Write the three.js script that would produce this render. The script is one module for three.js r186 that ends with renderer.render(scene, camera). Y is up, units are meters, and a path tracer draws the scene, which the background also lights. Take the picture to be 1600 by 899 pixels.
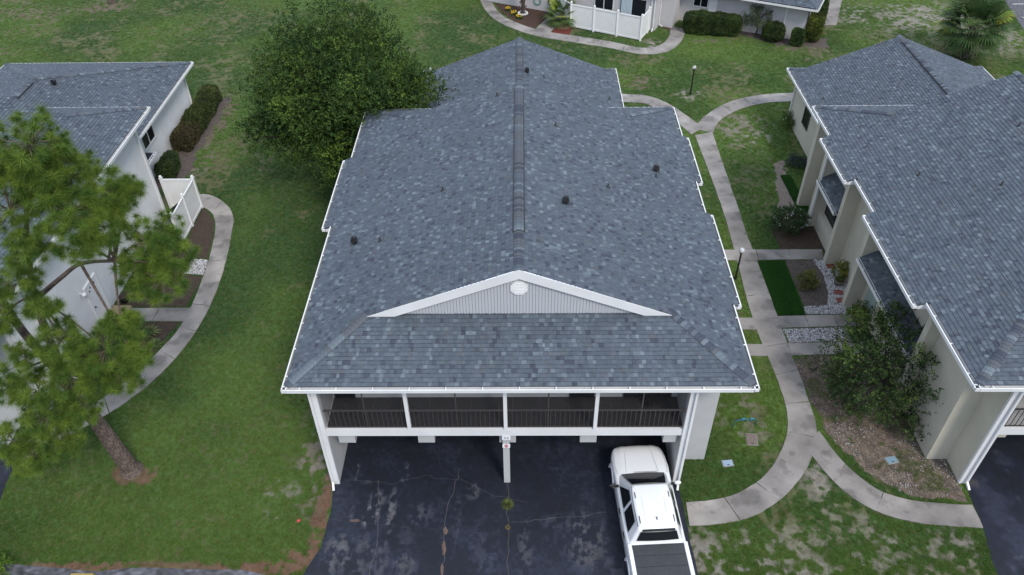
import * as THREE from 'three';
import { mergeGeometries } from 'three/addons/utils/BufferGeometryUtils.js';

// ---------------------------------------------------------------- camera, sky, sun, exposure
const scene = new THREE.Scene();
const camera = new THREE.PerspectiveCamera(40.28, 1600 / 899, 0.1, 4000);
{
  const pitch = 0.7198, yaw = -0.0178, roll = -0.0161;
  const cp = Math.cos(pitch), sp = Math.sin(pitch), cy = Math.cos(yaw), sy = Math.sin(yaw);
  const f = new THREE.Vector3(sy * cp, -sp, -cy * cp), r = new THREE.Vector3(cy, 0, sy), u = new THREE.Vector3().crossVectors(r, f);
  const cr = Math.cos(roll), sr = Math.sin(roll);
  const R = r.clone().multiplyScalar(cr).addScaledVector(u, sr), U = u.clone().multiplyScalar(cr).addScaledVector(r, -sr);
  camera.quaternion.setFromRotationMatrix(new THREE.Matrix4().makeBasis(R, U, f.clone().negate()));
  camera.position.set(0.1095, 23.84, 16.555);
}
const SUN = new THREE.Vector3(0.4, 0.9, 0.5).normalize();
{ // overcast sky: an even cloud deck, brighter overhead and faintly towards the hidden sun
  const w = 256, h = 128, d = new Float32Array(w * h * 4);
  for (let j = 0; j < h; j++) for (let i = 0; i < w; i++) {
    const el = ((j + 0.5) / h - 0.5) * Math.PI, az = ((i + 0.5) / w) * 2 * Math.PI - Math.PI;
    const v = new THREE.Vector3(Math.cos(el) * Math.cos(az), Math.sin(el), Math.cos(el) * Math.sin(az));
    const s = Math.max(0, v.dot(SUN));
    let L = el > 0 ? 0.4 + 0.36 * Math.sin(el) : 0.26;
    L += 0.12 * Math.pow(s, 6);
    const n = 1 + 0.05 * Math.sin(az * 3 + el * 7) + 0.04 * Math.sin(az * 7 - el * 11);
    const k = (j * w + i) * 4;
    d[k] = L * n * 0.84; d[k + 1] = L * n * 0.965; d[k + 2] = L * n * 1.19; d[k + 3] = 1;
  }
  const t = new THREE.DataTexture(d, w, h, THREE.RGBAFormat, THREE.FloatType);
  t.mapping = THREE.EquirectangularReflectionMapping; t.magFilter = t.minFilter = THREE.LinearFilter; t.needsUpdate = true;
  scene.background = t; scene.environment = t;
}
const sun = new THREE.DirectionalLight(0xfff6ea, 1.4);
sun.position.copy(SUN).multiplyScalar(80); sun.target.position.set(0, 0, -15); scene.add(sun, sun.target);
sun.castShadow = true; sun.shadow.radius = 26; sun.shadow.mapSize.set(4096, 4096);
Object.assign(sun.shadow.camera, { left: -55, right: 55, top: 55, bottom: -55, near: 1, far: 220 });
const renderer = new THREE.WebGLRenderer({ antialias: true });
renderer.toneMapping = THREE.LinearToneMapping; renderer.toneMappingExposure = 1.75;
renderer.shadowMap.enabled = true; renderer.shadowMap.type = THREE.PCFSoftShadowMap;

// ---------------------------------------------------------------- helpers
function rng(a) { return () => { a |= 0; a = a + 0x6D2B79F5 | 0; let t = Math.imul(a ^ a >>> 15, 1 | a); t = t + Math.imul(t ^ t >>> 7, 61 | t) ^ t; return ((t ^ t >>> 14) >>> 0) / 4294967296; }; }
const V3 = (x, y, z) => new THREE.Vector3(x, y, z);
const lerp = (a, b, t) => a + (b - a) * t, clamp = (x, a = 0, b = 1) => Math.min(b, Math.max(a, x));
const sm = (a, b, x) => { const t = clamp((x - a) / (b - a)); return t * t * (3 - 2 * t); };
function hash2(i, j) { let h = Math.imul(i, 374761393) + Math.imul(j, 668265263) | 0; h = Math.imul(h ^ h >>> 13, 1274126177); return ((h ^ h >>> 16) >>> 0) / 4294967296; }
function vn(x, y) { const i = Math.floor(x), j = Math.floor(y), u = x - i, v = y - j, a = u * u * (3 - 2 * u), b = v * v * (3 - 2 * v); return lerp(lerp(hash2(i, j), hash2(i + 1, j), a), lerp(hash2(i, j + 1), hash2(i + 1, j + 1), a), b); }
function fbm(x, y, o = 4) { let s = 0, a = 0.5, n = 0; for (let k = 0; k < o; k++) { s += a * vn(x, y); n += a; a *= 0.5; x = x * 2.03 + 17.1; y = y * 2.03 + 9.7; } return s / n; }
const used = {};
function numbered(n) { const k = used[n] = (used[n] ?? -1) + 1; return k ? `${n}_${String(k).padStart(3, '0')}` : n; }
function tag(o, label, category, group, kind) { o.userData.label = label; if (category) o.userData.category = category; if (group) o.userData.group = group; if (kind) o.userData.kind = kind; return o; }
function thing(name, label, category, pos = [0, 0, 0], turn = 0, group) { const g = new THREE.Group(); g.name = numbered(name); g.position.set(...pos); g.rotation.y = turn; scene.add(g); return tag(g, label, category, group); }
function structure(o, name, label) { o.name = numbered(name); o.userData.kind = 'structure'; o.userData.label = label; o.userData.category = name.replace(/_/g, ' '); scene.add(o); return o; }
function shade(o) { o.castShadow = o.receiveShadow = true; return o; }
function part(parent, name, geo, mat) { const g = Array.isArray(geo) ? join(geo) : geo; const m = shade(new THREE.Mesh(g, mat)); m.name = name; parent.add(m); return m; }
function sub(parent, name) { const g = new THREE.Group(); g.name = name; parent.add(g); return g; }
function join(list) { return list.length === 1 ? list[0] : mergeGeometries(list.map(g => { const k = g.index ? g.toNonIndexed() : g; for (const n of Object.keys(k.attributes)) if (!['position', 'normal', 'uv'].includes(n)) k.deleteAttribute(n); if (!k.attributes.uv) muv(k); return k; }), false); }
function muv(g) { // uv in metres from the dominant axis of each face
  const p = g.attributes.position, n = g.attributes.normal, uv = new Float32Array(p.count * 2);
  for (let i = 0; i < p.count; i++) {
    const ax = Math.abs(n.getX(i)), ay = Math.abs(n.getY(i)), az = Math.abs(n.getZ(i));
    if (ay >= ax && ay >= az) { uv[2 * i] = p.getX(i); uv[2 * i + 1] = p.getZ(i); }
    else if (ax >= az) { uv[2 * i] = p.getZ(i); uv[2 * i + 1] = p.getY(i); }
    else { uv[2 * i] = p.getX(i); uv[2 * i + 1] = p.getY(i); }
  }
  g.setAttribute('uv', new THREE.BufferAttribute(uv, 2)); return g;
}
function bx(x0, x1, y0, y1, z0, z1) { const g = new THREE.BoxGeometry(x1 - x0, y1 - y0, z1 - z0); g.translate((x0 + x1) / 2, (y0 + y1) / 2, (z0 + z1) / 2); return muv(g); }
function cyl(r0, r1, h, x, y, z, seg = 14) { const g = new THREE.CylinderGeometry(r1, r0, h, seg); g.translate(x, y + h / 2, z); return g; }
function tube(pts, r0, r1, seg = 7, sub_ = 4) { // tapered tube through points
  const c = new THREE.CatmullRomCurve3(pts.map(p => Array.isArray(p) ? V3(...p) : p)), n = Math.max(2, pts.length * sub_), fr = c.computeFrenetFrames(n), pos = [], nor = [], uv = [], ix = [];
  const L = c.getLength();
  for (let i = 0; i <= n; i++) { const P = c.getPointAt(i / n), r = lerp(r0, r1, i / n); for (let k = 0; k <= seg; k++) { const a = k / seg * Math.PI * 2, d = fr.normals[i].clone().multiplyScalar(Math.cos(a)).addScaledVector(fr.binormals[i], Math.sin(a)); pos.push(P.x + d.x * r, P.y + d.y * r, P.z + d.z * r); nor.push(d.x, d.y, d.z); uv.push(k / seg * r * 6.3, i / n * L); } }
  for (let i = 0; i < n; i++) for (let k = 0; k < seg; k++) { const a = i * (seg + 1) + k, b = a + seg + 1; ix.push(a, a + 1, b, b, a + 1, b + 1); }
  const g = new THREE.BufferGeometry(); g.setAttribute('position', new THREE.Float32BufferAttribute(pos, 3)); g.setAttribute('normal', new THREE.Float32BufferAttribute(nor, 3)); g.setAttribute('uv', new THREE.Float32BufferAttribute(uv, 2)); g.setIndex(ix); return g;
}
function polyPrism(poly, y0, y1) { // plan polygon [[x,z]..] -> prism
  const s = new THREE.Shape(poly.map(([x, z]) => new THREE.Vector2(x, -z))); const g = new THREE.ExtrudeGeometry(s, { depth: y1 - y0, bevelEnabled: false }); g.rotateX(-Math.PI / 2); g.translate(0, y0, 0); return muv(g);
}
function facePrism(pts, off, thick) { // planar 3D polygon -> prism along its normal, from off to off - thick
  const n = V3().crossVectors(pts[1].clone().sub(pts[0]), pts[2].clone().sub(pts[0])).normalize(); if (n.y < 0) n.negate();
  const U = pts[1].clone().sub(pts[0]).normalize(), W = V3().crossVectors(n, U);
  const s = new THREE.Shape(pts.map(p => { const d = p.clone().sub(pts[0]); return new THREE.Vector2(d.dot(U), d.dot(W)); }));
  const g = new THREE.ExtrudeGeometry(s, { depth: thick, bevelEnabled: false });
  g.translate(0, 0, off - thick); g.applyMatrix4(new THREE.Matrix4().makeBasis(U, W, n).setPosition(pts[0])); return muv(g);
}
function inPoly(x, z, p) { let c = false; for (let i = 0, j = p.length - 1; i < p.length; j = i++) { const [xi, zi] = p[i], [xj, zj] = p[j]; if ((zi > z) !== (zj > z) && x < (xj - xi) * (z - zi) / (zj - zi) + xi) c = !c; } return c; }

// ---------------------------------------------------------------- textures and materials
function dataTex(n, fn, srgb = true, rep = 1) {
  const d = new Uint8Array(n * n * 4);
  for (let j = 0; j < n; j++) for (let i = 0; i < n; i++) { const c = fn(i / n, j / n, i, j); const k = (j * n + i) * 4; d[k] = clamp(c[0]) * 255; d[k + 1] = clamp(c[1]) * 255; d[k + 2] = clamp(c[2]) * 255; d[k + 3] = 255; }
  const t = new THREE.DataTexture(d, n, n); t.wrapS = t.wrapT = THREE.RepeatWrapping; t.magFilter = THREE.LinearFilter; t.minFilter = THREE.LinearMipmapLinearFilter; t.generateMipmaps = true; if (srgb) t.colorSpace = THREE.SRGBColorSpace; t.repeat.set(rep, rep); t.needsUpdate = true; return t;
}
function tnoise(u, v, f, o = 4, sd = 0) { // tileable fbm
  let s = 0, a = 0.5, n = 0;
  for (let k = 0; k < o; k++) { const x = u * f, y = v * f, i = Math.floor(x), j = Math.floor(y), p = x - i, q = y - j, A = p * p * (3 - 2 * p), B = q * q * (3 - 2 * q), m = q0 => ((q0 % f) + f) % f; const h = (a_, b_) => hash2(m(a_) + sd * 101 + k * 977, m(b_) + sd * 57); s += a * lerp(lerp(h(i, j), h(i + 1, j), A), lerp(h(i, j + 1), h(i + 1, j + 1), A), B); n += a; a *= 0.5; f *= 2; }
  return s / n;
}
const std = (o) => new THREE.MeshStandardMaterial(Object.assign({ roughness: 0.85 }, o));
const lin = (r, g, b) => new THREE.Color().setRGB(r, g, b);
const texGrain = dataTex(256, (u, v, i, j) => { const g = 0.8 + 0.2 * tnoise(u, v, 16, 4, 1) + 0.12 * (hash2(i, j) - 0.5); return [g, g, g]; }, true, 1);
const texPaint = dataTex(256, (u, v, i, j) => { const g = 0.91 + 0.09 * tnoise(u, v, 4, 5, 2) + 0.03 * (hash2(i, j) - 0.5); return [g, g, g]; }, true, 0.35);
const texStuccoBump = dataTex(256, (u, v, i, j) => { const g = tnoise(u, v, 32, 3, 3); return [g, g, g]; }, false, 1);
const texConcrete = dataTex(512, (u, v, i, j) => { const m = tnoise(u, v, 4, 6, 4), st = sm(0.55, 0.75, tnoise(u, v, 8, 5, 9)); const g = 0.62 + 0.36 * m - 0.11 * st + 0.14 * (hash2(i, j) - 0.5); return [g, g * 0.985, g * 0.97]; }, true, 0.3);
const texMulch = dataTex(256, (u, v, i, j) => { const g = 0.45 + 0.6 * tnoise(u, v, 32, 3, 5) + 0.4 * (hash2(i, j) - 0.5); return [g, g, g]; }, true, 0.8);
const texBark = dataTex(256, (u, v, i, j) => { const g = 0.35 + 0.8 * tnoise(u, v * 0.5, 16, 4, 6); return [g, g, g]; }, true, 1.6);

const M = {
  white: std({ color: lin(0.8, 0.81, 0.82), roughness: 0.45, map: texPaint }),
  gutterWhite: std({ color: lin(0.8, 0.81, 0.81), roughness: 0.4, map: texPaint }),
  gutterIn: std({ color: lin(0.24, 0.23, 0.21), roughness: 0.8 }),
  soffit: std({ color: lin(0.6, 0.6, 0.6), roughness: 0.7 }),
  wallGrey: std({ color: lin(0.5, 0.51, 0.52), map: texPaint, bumpMap: texStuccoBump, bumpScale: 0.004 }),
  wallWhite: std({ color: lin(0.74, 0.755, 0.765), map: texPaint, bumpMap: texStuccoBump, bumpScale: 0.003 }),
  wallBeige: std({ color: lin(0.56, 0.53, 0.44), map: texPaint, bumpMap: texStuccoBump, bumpScale: 0.006 }),
  wallBack: std({ color: lin(0.56, 0.55, 0.56), map: texPaint, bumpMap: texStuccoBump, bumpScale: 0.004 }),
  siding: std({ color: lin(0.5, 0.52, 0.55), roughness: 0.5, map: texPaint }),
  vinyl: std({ color: lin(0.83, 0.84, 0.84), roughness: 0.4, map: texPaint }),
  concreteA: std({ color: lin(0.42, 0.4, 0.385), map: texConcrete }),
  concreteB: std({ color: lin(0.385, 0.365, 0.35), map: texConcrete }),
  concreteC: std({ color: lin(0.46, 0.435, 0.415), map: texConcrete }),
  concretePatio: std({ color: lin(0.5, 0.38, 0.24), map: texConcrete }),
  bronze: std({ color: lin(0.075, 0.069, 0.072), roughness: 0.5, metalness: 0.3 }),
  black: std({ color: lin(0.012, 0.012, 0.013), roughness: 0.45 }),
  deck: std({ color: lin(0.07, 0.085, 0.105) }),
  ventDark: std({ color: lin(0.012, 0.012, 0.014), roughness: 0.4 }),
  tile: std({ color: lin(0.055, 0.054, 0.058), map: texGrain, roughness: 0.5 }),
  screen: new THREE.MeshStandardMaterial({ color: lin(0.012, 0.012, 0.013), roughness: 0.9, transparent: true, opacity: 0.28, side: THREE.DoubleSide }),
  glassDark: new THREE.MeshPhysicalMaterial({ color: lin(0.012, 0.014, 0.017), roughness: 0.06, metalness: 0, specularIntensity: 0.45 }),
  curtain: std({ color: lin(0.42, 0.5, 0.55), roughness: 0.9 }),
  bark: std({ color: lin(0.23, 0.17, 0.14), map: texBark, bumpMap: texBark, bumpScale: 0.03 }),
  barkGrey: std({ color: lin(0.12, 0.1, 0.085), map: texBark, bumpMap: texBark, bumpScale: 0.02 }),
  soil: std({ color: lin(0.09, 0.06, 0.042), map: texMulch, roughness: 1 }),
  mulchBrown: std({ color: lin(0.1, 0.052, 0.034), map: texMulch, roughness: 1 }),
  mulchRed: std({ color: lin(0.2, 0.034, 0.018), map: texMulch, roughness: 1 }),
  soilGrey: std({ color: lin(0.15, 0.12, 0.105), map: texMulch, roughness: 1 }),
  sand: std({ color: lin(0.33, 0.27, 0.22), map: texMulch, roughness: 1 }),
  stone: std({ color: lin(0.62, 0.62, 0.63), roughness: 0.9 }),
  brickRed: std({ color: lin(0.25, 0.075, 0.06), map: texGrain, roughness: 0.9 }),
  terracotta: std({ color: lin(0.2, 0.18, 0.15), map: texGrain }),
};

// ---------------------------------------------------------------- shingled roofs, gutters
const SL = 0.385, CA = 1 / Math.hypot(1, SL), SA = SL * CA;   // roof pitch
const TONES = [[0.0796, 0.1002, 0.1268], [0.0877, 0.1101, 0.1377], [0.0715, 0.0904, 0.1162], [0.0991, 0.1232, 0.1494], [0.1306, 0.1627, 0.1893], [0.1527, 0.1882, 0.2158], [0.0505, 0.0624, 0.087], [0.0431, 0.0525, 0.0754], [0.0925, 0.1035, 0.1186], [0.0812, 0.1101, 0.1268]];
const TW = [0.2, 0.18, 0.15, 0.12, 0.09, 0.05, 0.07, 0.03, 0.05, 0.06];
function tone(r) { let x = r(), k = 0; while (k < TW.length - 1 && (x -= TW[k]) > 0) k++; return k; }
const shingleMats = TONES.map(c => std({ color: lin(...c), roughness: 0.7, map: texGrain }));
const shingleVC = std({ color: 0xffffff, vertexColors: true, roughness: 0.7, map: texGrain });
function tabsOf(O, U, V, poly, seed, exposure = 0.143) {
  // laminated shingle tabs over a convex polygon in (u, v): list of corner sets
  const r = rng(seed), N = V3().crossVectors(U, V).normalize(); if (N.y < 0) N.negate();
  const span = v => { let a = 1e9, b = -1e9; for (let i = 0; i < poly.length; i++) { const [u0, v0] = poly[i], [u1, v1] = poly[(i + 1) % poly.length]; if ((v0 - v) * (v1 - v) <= 0 && v0 !== v1) { const u = u0 + (u1 - u0) * (v - v0) / (v1 - v0); a = Math.min(a, u); b = Math.max(b, u); } } return b > a ? [a, b] : null; };
  const vmin = Math.min(...poly.map(p => p[1])), vmax = Math.max(...poly.map(p => p[1])), out = [];
  for (let v = vmin; v < vmax - 0.01; v += exposure) {
    const v1 = Math.min(v + exposure, vmax), lo = span(v + 1e-4), hi = span(v1 - 1e-4); if (!lo || !hi) continue;
    const wob = (r() - 0.5) * 0.006;
    let u = Math.min(lo[0], hi[0]) - r() * 0.2, end = Math.max(lo[1], hi[1]), tooth = r() < 0.5;
    let patch = r() * 10;
    while (u < end) {
      const w = tooth ? 0.09 + r() * 0.08 : 0.07 + r() * 0.13, a = u, b = u + w - 0.002; u += w;
      const c = [Math.max(a, lo[0]), Math.min(b, lo[1]), Math.max(a, hi[0]), Math.min(b, hi[1])];
      if (c[1] - c[0] < 0.004 && c[3] - c[2] < 0.004) { tooth = !tooth; continue; }
      if (c[1] < c[0]) c[0] = c[1] = (c[0] + c[1]) / 2; if (c[3] < c[2]) c[2] = c[3] = (c[2] + c[3]) / 2;
      const lift = (tooth ? 0.02 : 0.014) + r() * 0.002, k = tooth ? tone(r) : (r() < 0.6 ? tone(r) % 4 : tone(r));
      out.push({ v0: v + wob, v1, c, lift, k, w: c[1] - c[0], O, U, V, N, j: (0.92 + r() * 0.16) * (0.9 + 0.2 * fbm((O.x + U.x * u + V.x * v) * 0.7 + 40, (O.z + U.z * u + V.z * v) * 0.7 + 40, 3)) });
      tooth = !tooth;
    }
  }
  return out;
}
function tabGeo(tabs, colours, wear) {
  const pos = [], nor = [], uv = [], col = [], ix = [];
  for (const t of tabs) {
    const P = (u, v, l) => t.O.clone().addScaledVector(t.U, u).addScaledVector(t.V, v).addScaledVector(t.N, l);
    const [a0, b0, a1, b1] = t.c, bl = P(a0, t.v0, t.lift), br = P(b0, t.v0, t.lift), tl = P(a1, t.v1 + 0.006, 0.002), tr = P(b1, t.v1 + 0.006, 0.002), b0l = P(a0, t.v0, -0.004), b0r = P(b0, t.v0, -0.004);
    const quad = (p, uvs, edge) => { const n = V3().crossVectors(p[1].clone().sub(p[0]), p[2].clone().sub(p[0])).normalize(); if (n.lengthSq() < 0.5) n.copy(t.N); const flip = n.dot(t.N) < -0.1 || (Math.abs(n.dot(t.N)) < 0.1 && n.dot(t.V) > 0); if (flip) n.negate(); const i = pos.length / 3; p.forEach((q, m) => { pos.push(q.x, q.y, q.z); nor.push(n.x, n.y, n.z); uv.push(...uvs[m]); if (colours) { const c = edge ? EDGE : TONES[t.k]; col.push(c[0] * t.j, c[1] * t.j, c[2] * t.j); } }); if (flip) ix.push(i, i + 2, i + 1, i, i + 3, i + 2); else ix.push(i, i + 1, i + 2, i, i + 2, i + 3); };
    quad([bl, br, tr, tl], [[a0, t.v0], [b0, t.v0], [b1, t.v1], [a1, t.v1]]);
    quad([b0l, b0r, br, bl], [[a0, 0], [b0, 0], [b0, 0.02], [a0, 0.02]], true);
  }
  const g = new THREE.BufferGeometry(); g.setAttribute('position', new THREE.Float32BufferAttribute(pos, 3)); g.setAttribute('normal', new THREE.Float32BufferAttribute(nor, 3)); g.setAttribute('uv', new THREE.Float32BufferAttribute(uv, 2)); if (colours) g.setAttribute('color', new THREE.Float32BufferAttribute(col, 3)); g.setIndex(ix); return g;
}
function shingleMass(parent, tabs, mat = shingleVC, name = 'shingles') { const m = part(parent, name, tabGeo(tabs, true), mat); m.userData.kind = 'stuff'; return m; }
function shinglePieces(parent, tabs) { for (const t of tabs) part(parent, 'shingle', tabGeo([t], false), shingleMats[t.k]); }
// caps over a hip or ridge from P0 (low end) to P1; A and B are the normals of the two slopes
const EDGE = [0.016, 0.018, 0.024];   // black cut edge of a shingle
const capTones = [0, 1, 8, 2, 8, 3, 8, 1, 4, 8, 5, 6, 7, 6];
function capRun(parent, P0, P1, A, B, seed, name = 'ridge_cap', lift = 0.022, exposure = 0.143, wing = 0.16) {
  const r = rng(seed), L = P1.clone().sub(P0), len = L.length(); L.normalize();
  const up = V3(0, 1, 0), pos = [], ix = [];
  const a = V3().crossVectors(A, L).normalize(), b = V3().crossVectors(B, L).normalize(), l = exposure + 0.03; if (a.dot(B) > 0) a.negate(); if (b.dot(A) > 0) b.negate();
  const ring = (t, h) => [[a, wing, h + 0.004], [a, wing * 0.35, h + 0.018], [b, wing * 0.35, h + 0.018], [b, wing, h + 0.004]].map(([d, w, hh]) => L.clone().multiplyScalar(t).addScaledVector(d, w).addScaledVector(up, hh));
  const r0 = ring(0, lift + 0.012), r1 = ring(l, lift), r00 = ring(0, -0.01);
  for (const q of [...r0, ...r1, ...r00]) pos.push(q.x, q.y, q.z);
  for (let k = 0; k < 3; k++) { ix.push(k, k + 1, k + 5, k, k + 5, k + 4); ix.push(k + 8, k + 9, k + 1, k + 8, k + 1, k); }
  let g = new THREE.BufferGeometry(); g.setAttribute('position', new THREE.Float32BufferAttribute(pos, 3)); g.setIndex(ix); g = g.toNonIndexed(); g.computeVertexNormals(); if (g.attributes.normal.getY(0) < 0) { const p = g.attributes.position; for (let i = 0; i < p.count; i += 3) { const q = [p.getX(i + 1), p.getY(i + 1), p.getZ(i + 1)]; p.setXYZ(i + 1, p.getX(i + 2), p.getY(i + 2), p.getZ(i + 2)); p.setXYZ(i + 2, ...q); } g.computeVertexNormals(); } muv(g);
  let k = capTones[Math.floor(r() * capTones.length)];
  for (let t = 0; t < len - 0.02; t += exposure) { if (r() < 0.72) k = capTones[Math.floor(r() * capTones.length)]; const m = part(parent, name, g, shingleMats[k]); m.position.copy(P0).addScaledVector(L, t); }
}
// K-style gutter run, plan line from a to b, outward normal o, outer lip at the line, y at the top
function gutterRun(parent, a, b, o, y, hang = 1.12, name = 'gutter', w = 0.165) {
  const dx = b[0] - a[0], dz = b[1] - a[1], len = Math.hypot(dx, dz), mx = (a[0] + b[0]) / 2, mz = (a[1] + b[1]) / 2;
  const turn = Math.atan2(o[0], o[1]);        // local +z = outward
  const put = g => { g.rotateY(turn); g.translate(mx, 0, mz); return g; };
  const h = len / 2;
  const shell = [bx(-h, h, y - 0.125, y - 0.004, -0.012, 0), bx(-h, h, y - 0.006, y + 0.008, -0.034, 0.005), bx(-h, h, y - 0.125, y - 0.115, -w + 0.002, -0.012), bx(-h, h, y - 0.115, y + 0.022, -w - 0.006, -w + 0.006), bx(-h, h, y + 0.022, y + 0.03, -w - 0.004, -w + 0.036)];
  const m = part(parent, name, join(shell.map(put)), M.gutterWhite);
  part(m, 'gutter_bottom', join([put(bx(-h, h, y - 0.112, y - 0.106, -w + 0.008, -0.014)), put(bx(-h, h, y - 0.106, y + 0.012, -w + 0.008, -w + 0.012))]), M.gutterIn);
  if (hang && len > 0.8) { const n = Math.max(1, Math.round(len / hang)); for (let k = 0; k < n; k++) { const t = -h + len * (k + 0.5) / n; part(m, 'hanger', put(bx(t - 0.02, t + 0.02, y - 0.012, y + 0.009, -w + 0.002, -0.012)), M.gutterWhite); } }
  return m;
}
// hip roof with small gables at the ends over a rectangle; returns tab lists
function dutchRoof(bld, { cx = 0, E, ye, ze, zb, df, db, ef = 0.12, seed = 1, bumpsR = [], bumpsL = [], frontGable = true, backGable = true, backHip = true, pieces = 0, frontHip = true, vent = null, roofName = 'roof', backFull = false }) {
  const roof = sub(bld, roofName); const yr = ye + SL * E, t0 = ef;
  const zf1 = frontHip ? ze - df : ze, zb1 = backHip ? zb + db : zb;
  const all = [];
  const side = sg => { // (u along z, t horizontal distance from eave)
    const O = V3(cx + sg * E, ye, 0), U = V3(0, 0, 1), V = V3(-sg * CA, SA, 0);
    const poly = (frontHip ? [[ze - t0, t0], [ze - df, df]] : [[ze, t0]]).concat(frontHip ? [[ze - df + 0.14, df], [ze - df + 0.14, E]] : [[ze, E]]);
    const back = backHip ? (backFull ? [[zb + db, E], [zb + t0 * db / E, t0]] : [[zb + db - 0.14, E], [zb + db - 0.14, db], [zb + db, db], [zb + t0, t0]]) : [[zb, E], [zb, t0]];
    return { O, U, V, poly: poly.concat(back) };
  };
  const conv = (p) => p.map(([u, t]) => [u, t / CA]);
  for (const sg of [1, -1]) {
    const s = side(sg);
    // main field up to the hip tops, then the upper field between the rakes (each convex)
    const P = s.poly, low = [], high = [];
    const d1 = frontHip ? df : t0, d2 = backHip && !backFull ? db : t0;
    const fz = t => frontHip ? (t <= df ? ze - t : ze - df + 0.14) : ze, bz = t => backHip ? (backFull ? zb + t * db / E : (t <= db ? zb + t : zb + db - 0.14)) : zb;
    const cuts = [...new Set([t0, frontHip ? df : t0, backHip && !backFull ? db : t0, E])].sort((a, b) => a - b);
    for (let k = 0; k + 1 < cuts.length; k++) {
      const a = cuts[k], b = cuts[k + 1], e = 1e-4;
      const q = [[fz(a + e), a], [fz(b - e), b], [bz(b - e), b], [bz(a + e), a]];
      all.push(...tabsOf(s.O, s.U, s.V, conv(q), seed + sg * 7 + k * 13));
      part(roof, 'roof_deck', facePrism(q.map(([u, t]) => s.O.clone().addScaledVector(s.U, u).addScaledVector(s.V, t / CA)), -0.008, 0.05), M.deck);
    }
    for (const [z0, z1, off] of (sg > 0 ? bumpsR : bumpsL)) { const q = [[z1, -off + t0], [z1, t0], [z0, t0], [z0, -off + t0]]; all.push(...tabsOf(s.O, s.U, s.V, conv(q), seed + 99 + z0 | 0)); part(roof, 'roof_deck', facePrism(q.map(([u, t]) => s.O.clone().addScaledVector(s.U, u).addScaledVector(s.V, t / CA)), -0.008, 0.05), M.deck); }
  }
  const front = [];
  if (frontHip) { const O = V3(cx, ye, ze), U = V3(1, 0, 0), V = V3(0, SA, -CA); const q = [[-(E - t0), t0], [E - t0, t0], [E - df, df], [E - df - 0.2, df + 0.2], [-(E - df - 0.2), df + 0.2], [-(E - df), df]]; front.push(...tabsOf(O, U, V, conv(q), seed + 31)); part(roof, 'roof_deck', facePrism(q.map(([u, t]) => O.clone().addScaledVector(U, u).addScaledVector(V, t / CA)), -0.008, 0.05), M.deck); }
  if (backHip) {
    const k = backFull ? E / db : 1, c2 = backFull ? 1 / Math.hypot(1, SL * k) : CA; const O = V3(cx, ye, zb), U = V3(1, 0, 0), V = V3(0, SL * k * c2, c2); const top = backFull ? db : db + 0.2;
    const q = backFull ? [[-(E - t0), t0 * db / E], [E - t0, t0 * db / E], [0.01, db], [-0.01, db]] : [[-(E - t0), t0], [E - t0, t0], [E - db, db], [E - db - 0.2, top], [-(E - db - 0.2), top], [-(E - db), db]];
    all.push(...tabsOf(O, U, V, q.map(([u, t]) => [u, t / c2]), seed + 41)); part(roof, 'roof_deck', facePrism(q.map(([u, t]) => O.clone().addScaledVector(U, u).addScaledVector(V, t / c2)), -0.008, 0.05), M.deck);
  }
  // the largest tabs of the near hip are pieces of their own, the rest one mass
  let rest = front;
  if (pieces) { const s = [...front].filter(t => t.v1 - t.v0 > 0.12).sort((a, b) => b.w - a.w).slice(0, pieces), set = new Set(s); shinglePieces(roof, s); rest = front.filter(t => !set.has(t)); }
  shingleMass(roof, all.concat(rest));
  // caps
  const R = (x, t, z) => V3(cx + x, ye + SL * t, z);
  for (const sg of [1, -1]) {
    if (frontHip) capRun(roof, R(sg * (E - 0.16), 0.16, ze - 0.16), R(sg * (E - df), df, ze - df), V3(sg * SA, CA, 0), V3(0, CA, SA), seed + 50 + sg, 'hip_cap');
    if (backHip) { const dd = backFull ? E : db; capRun(roof, R(sg * (E - 0.16), 0.16, zb + 0.16 * (backFull ? db / E : 1)), backFull ? R(0, E, zb + db) : R(sg * (E - dd), dd, zb + dd), V3(sg * SA, CA, 0), V3(0, CA, -SA), seed + 60 + sg, 'hip_cap'); }
  }
  const zA = frontHip ? ze - df + 0.14 : ze, zB = backHip ? (backFull ? zb + db : zb + db - 0.14) : zb;
  const ridge = (za, zb_, lift, sd, n) => capRun(roof, V3(cx, yr + lift, za), V3(cx, yr + lift, zb_), V3(SA, CA, 0), V3(-SA, CA, 0), sd, n, 0.022, 0.143, 0.17);
  if (vent) {
    ridge(zA, vent[0], 0, seed + 70, 'ridge_cap'); ridge(vent[0], vent[1], 0.045, seed + 71, 'ridge_cap'); ridge(vent[1], zB, 0, seed + 72, 'ridge_cap');
    for (const sg of [1, -1]) { const m = part(roof, 'ridge_vent', bx(0, 0.2, -0.012, 0.034, vent[1], vent[0]).applyMatrix4(new THREE.Matrix4().makeBasis(V3(sg * CA, -SA, 0), V3(sg * SA, CA, 0), V3(0, 0, sg)).setPosition(cx, yr + 0.012, sg < 0 ? vent[0] + vent[1] : 0)), M.ventDark); }
  } else ridge(zA, zB, 0, seed + 70, 'ridge_cap');
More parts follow.
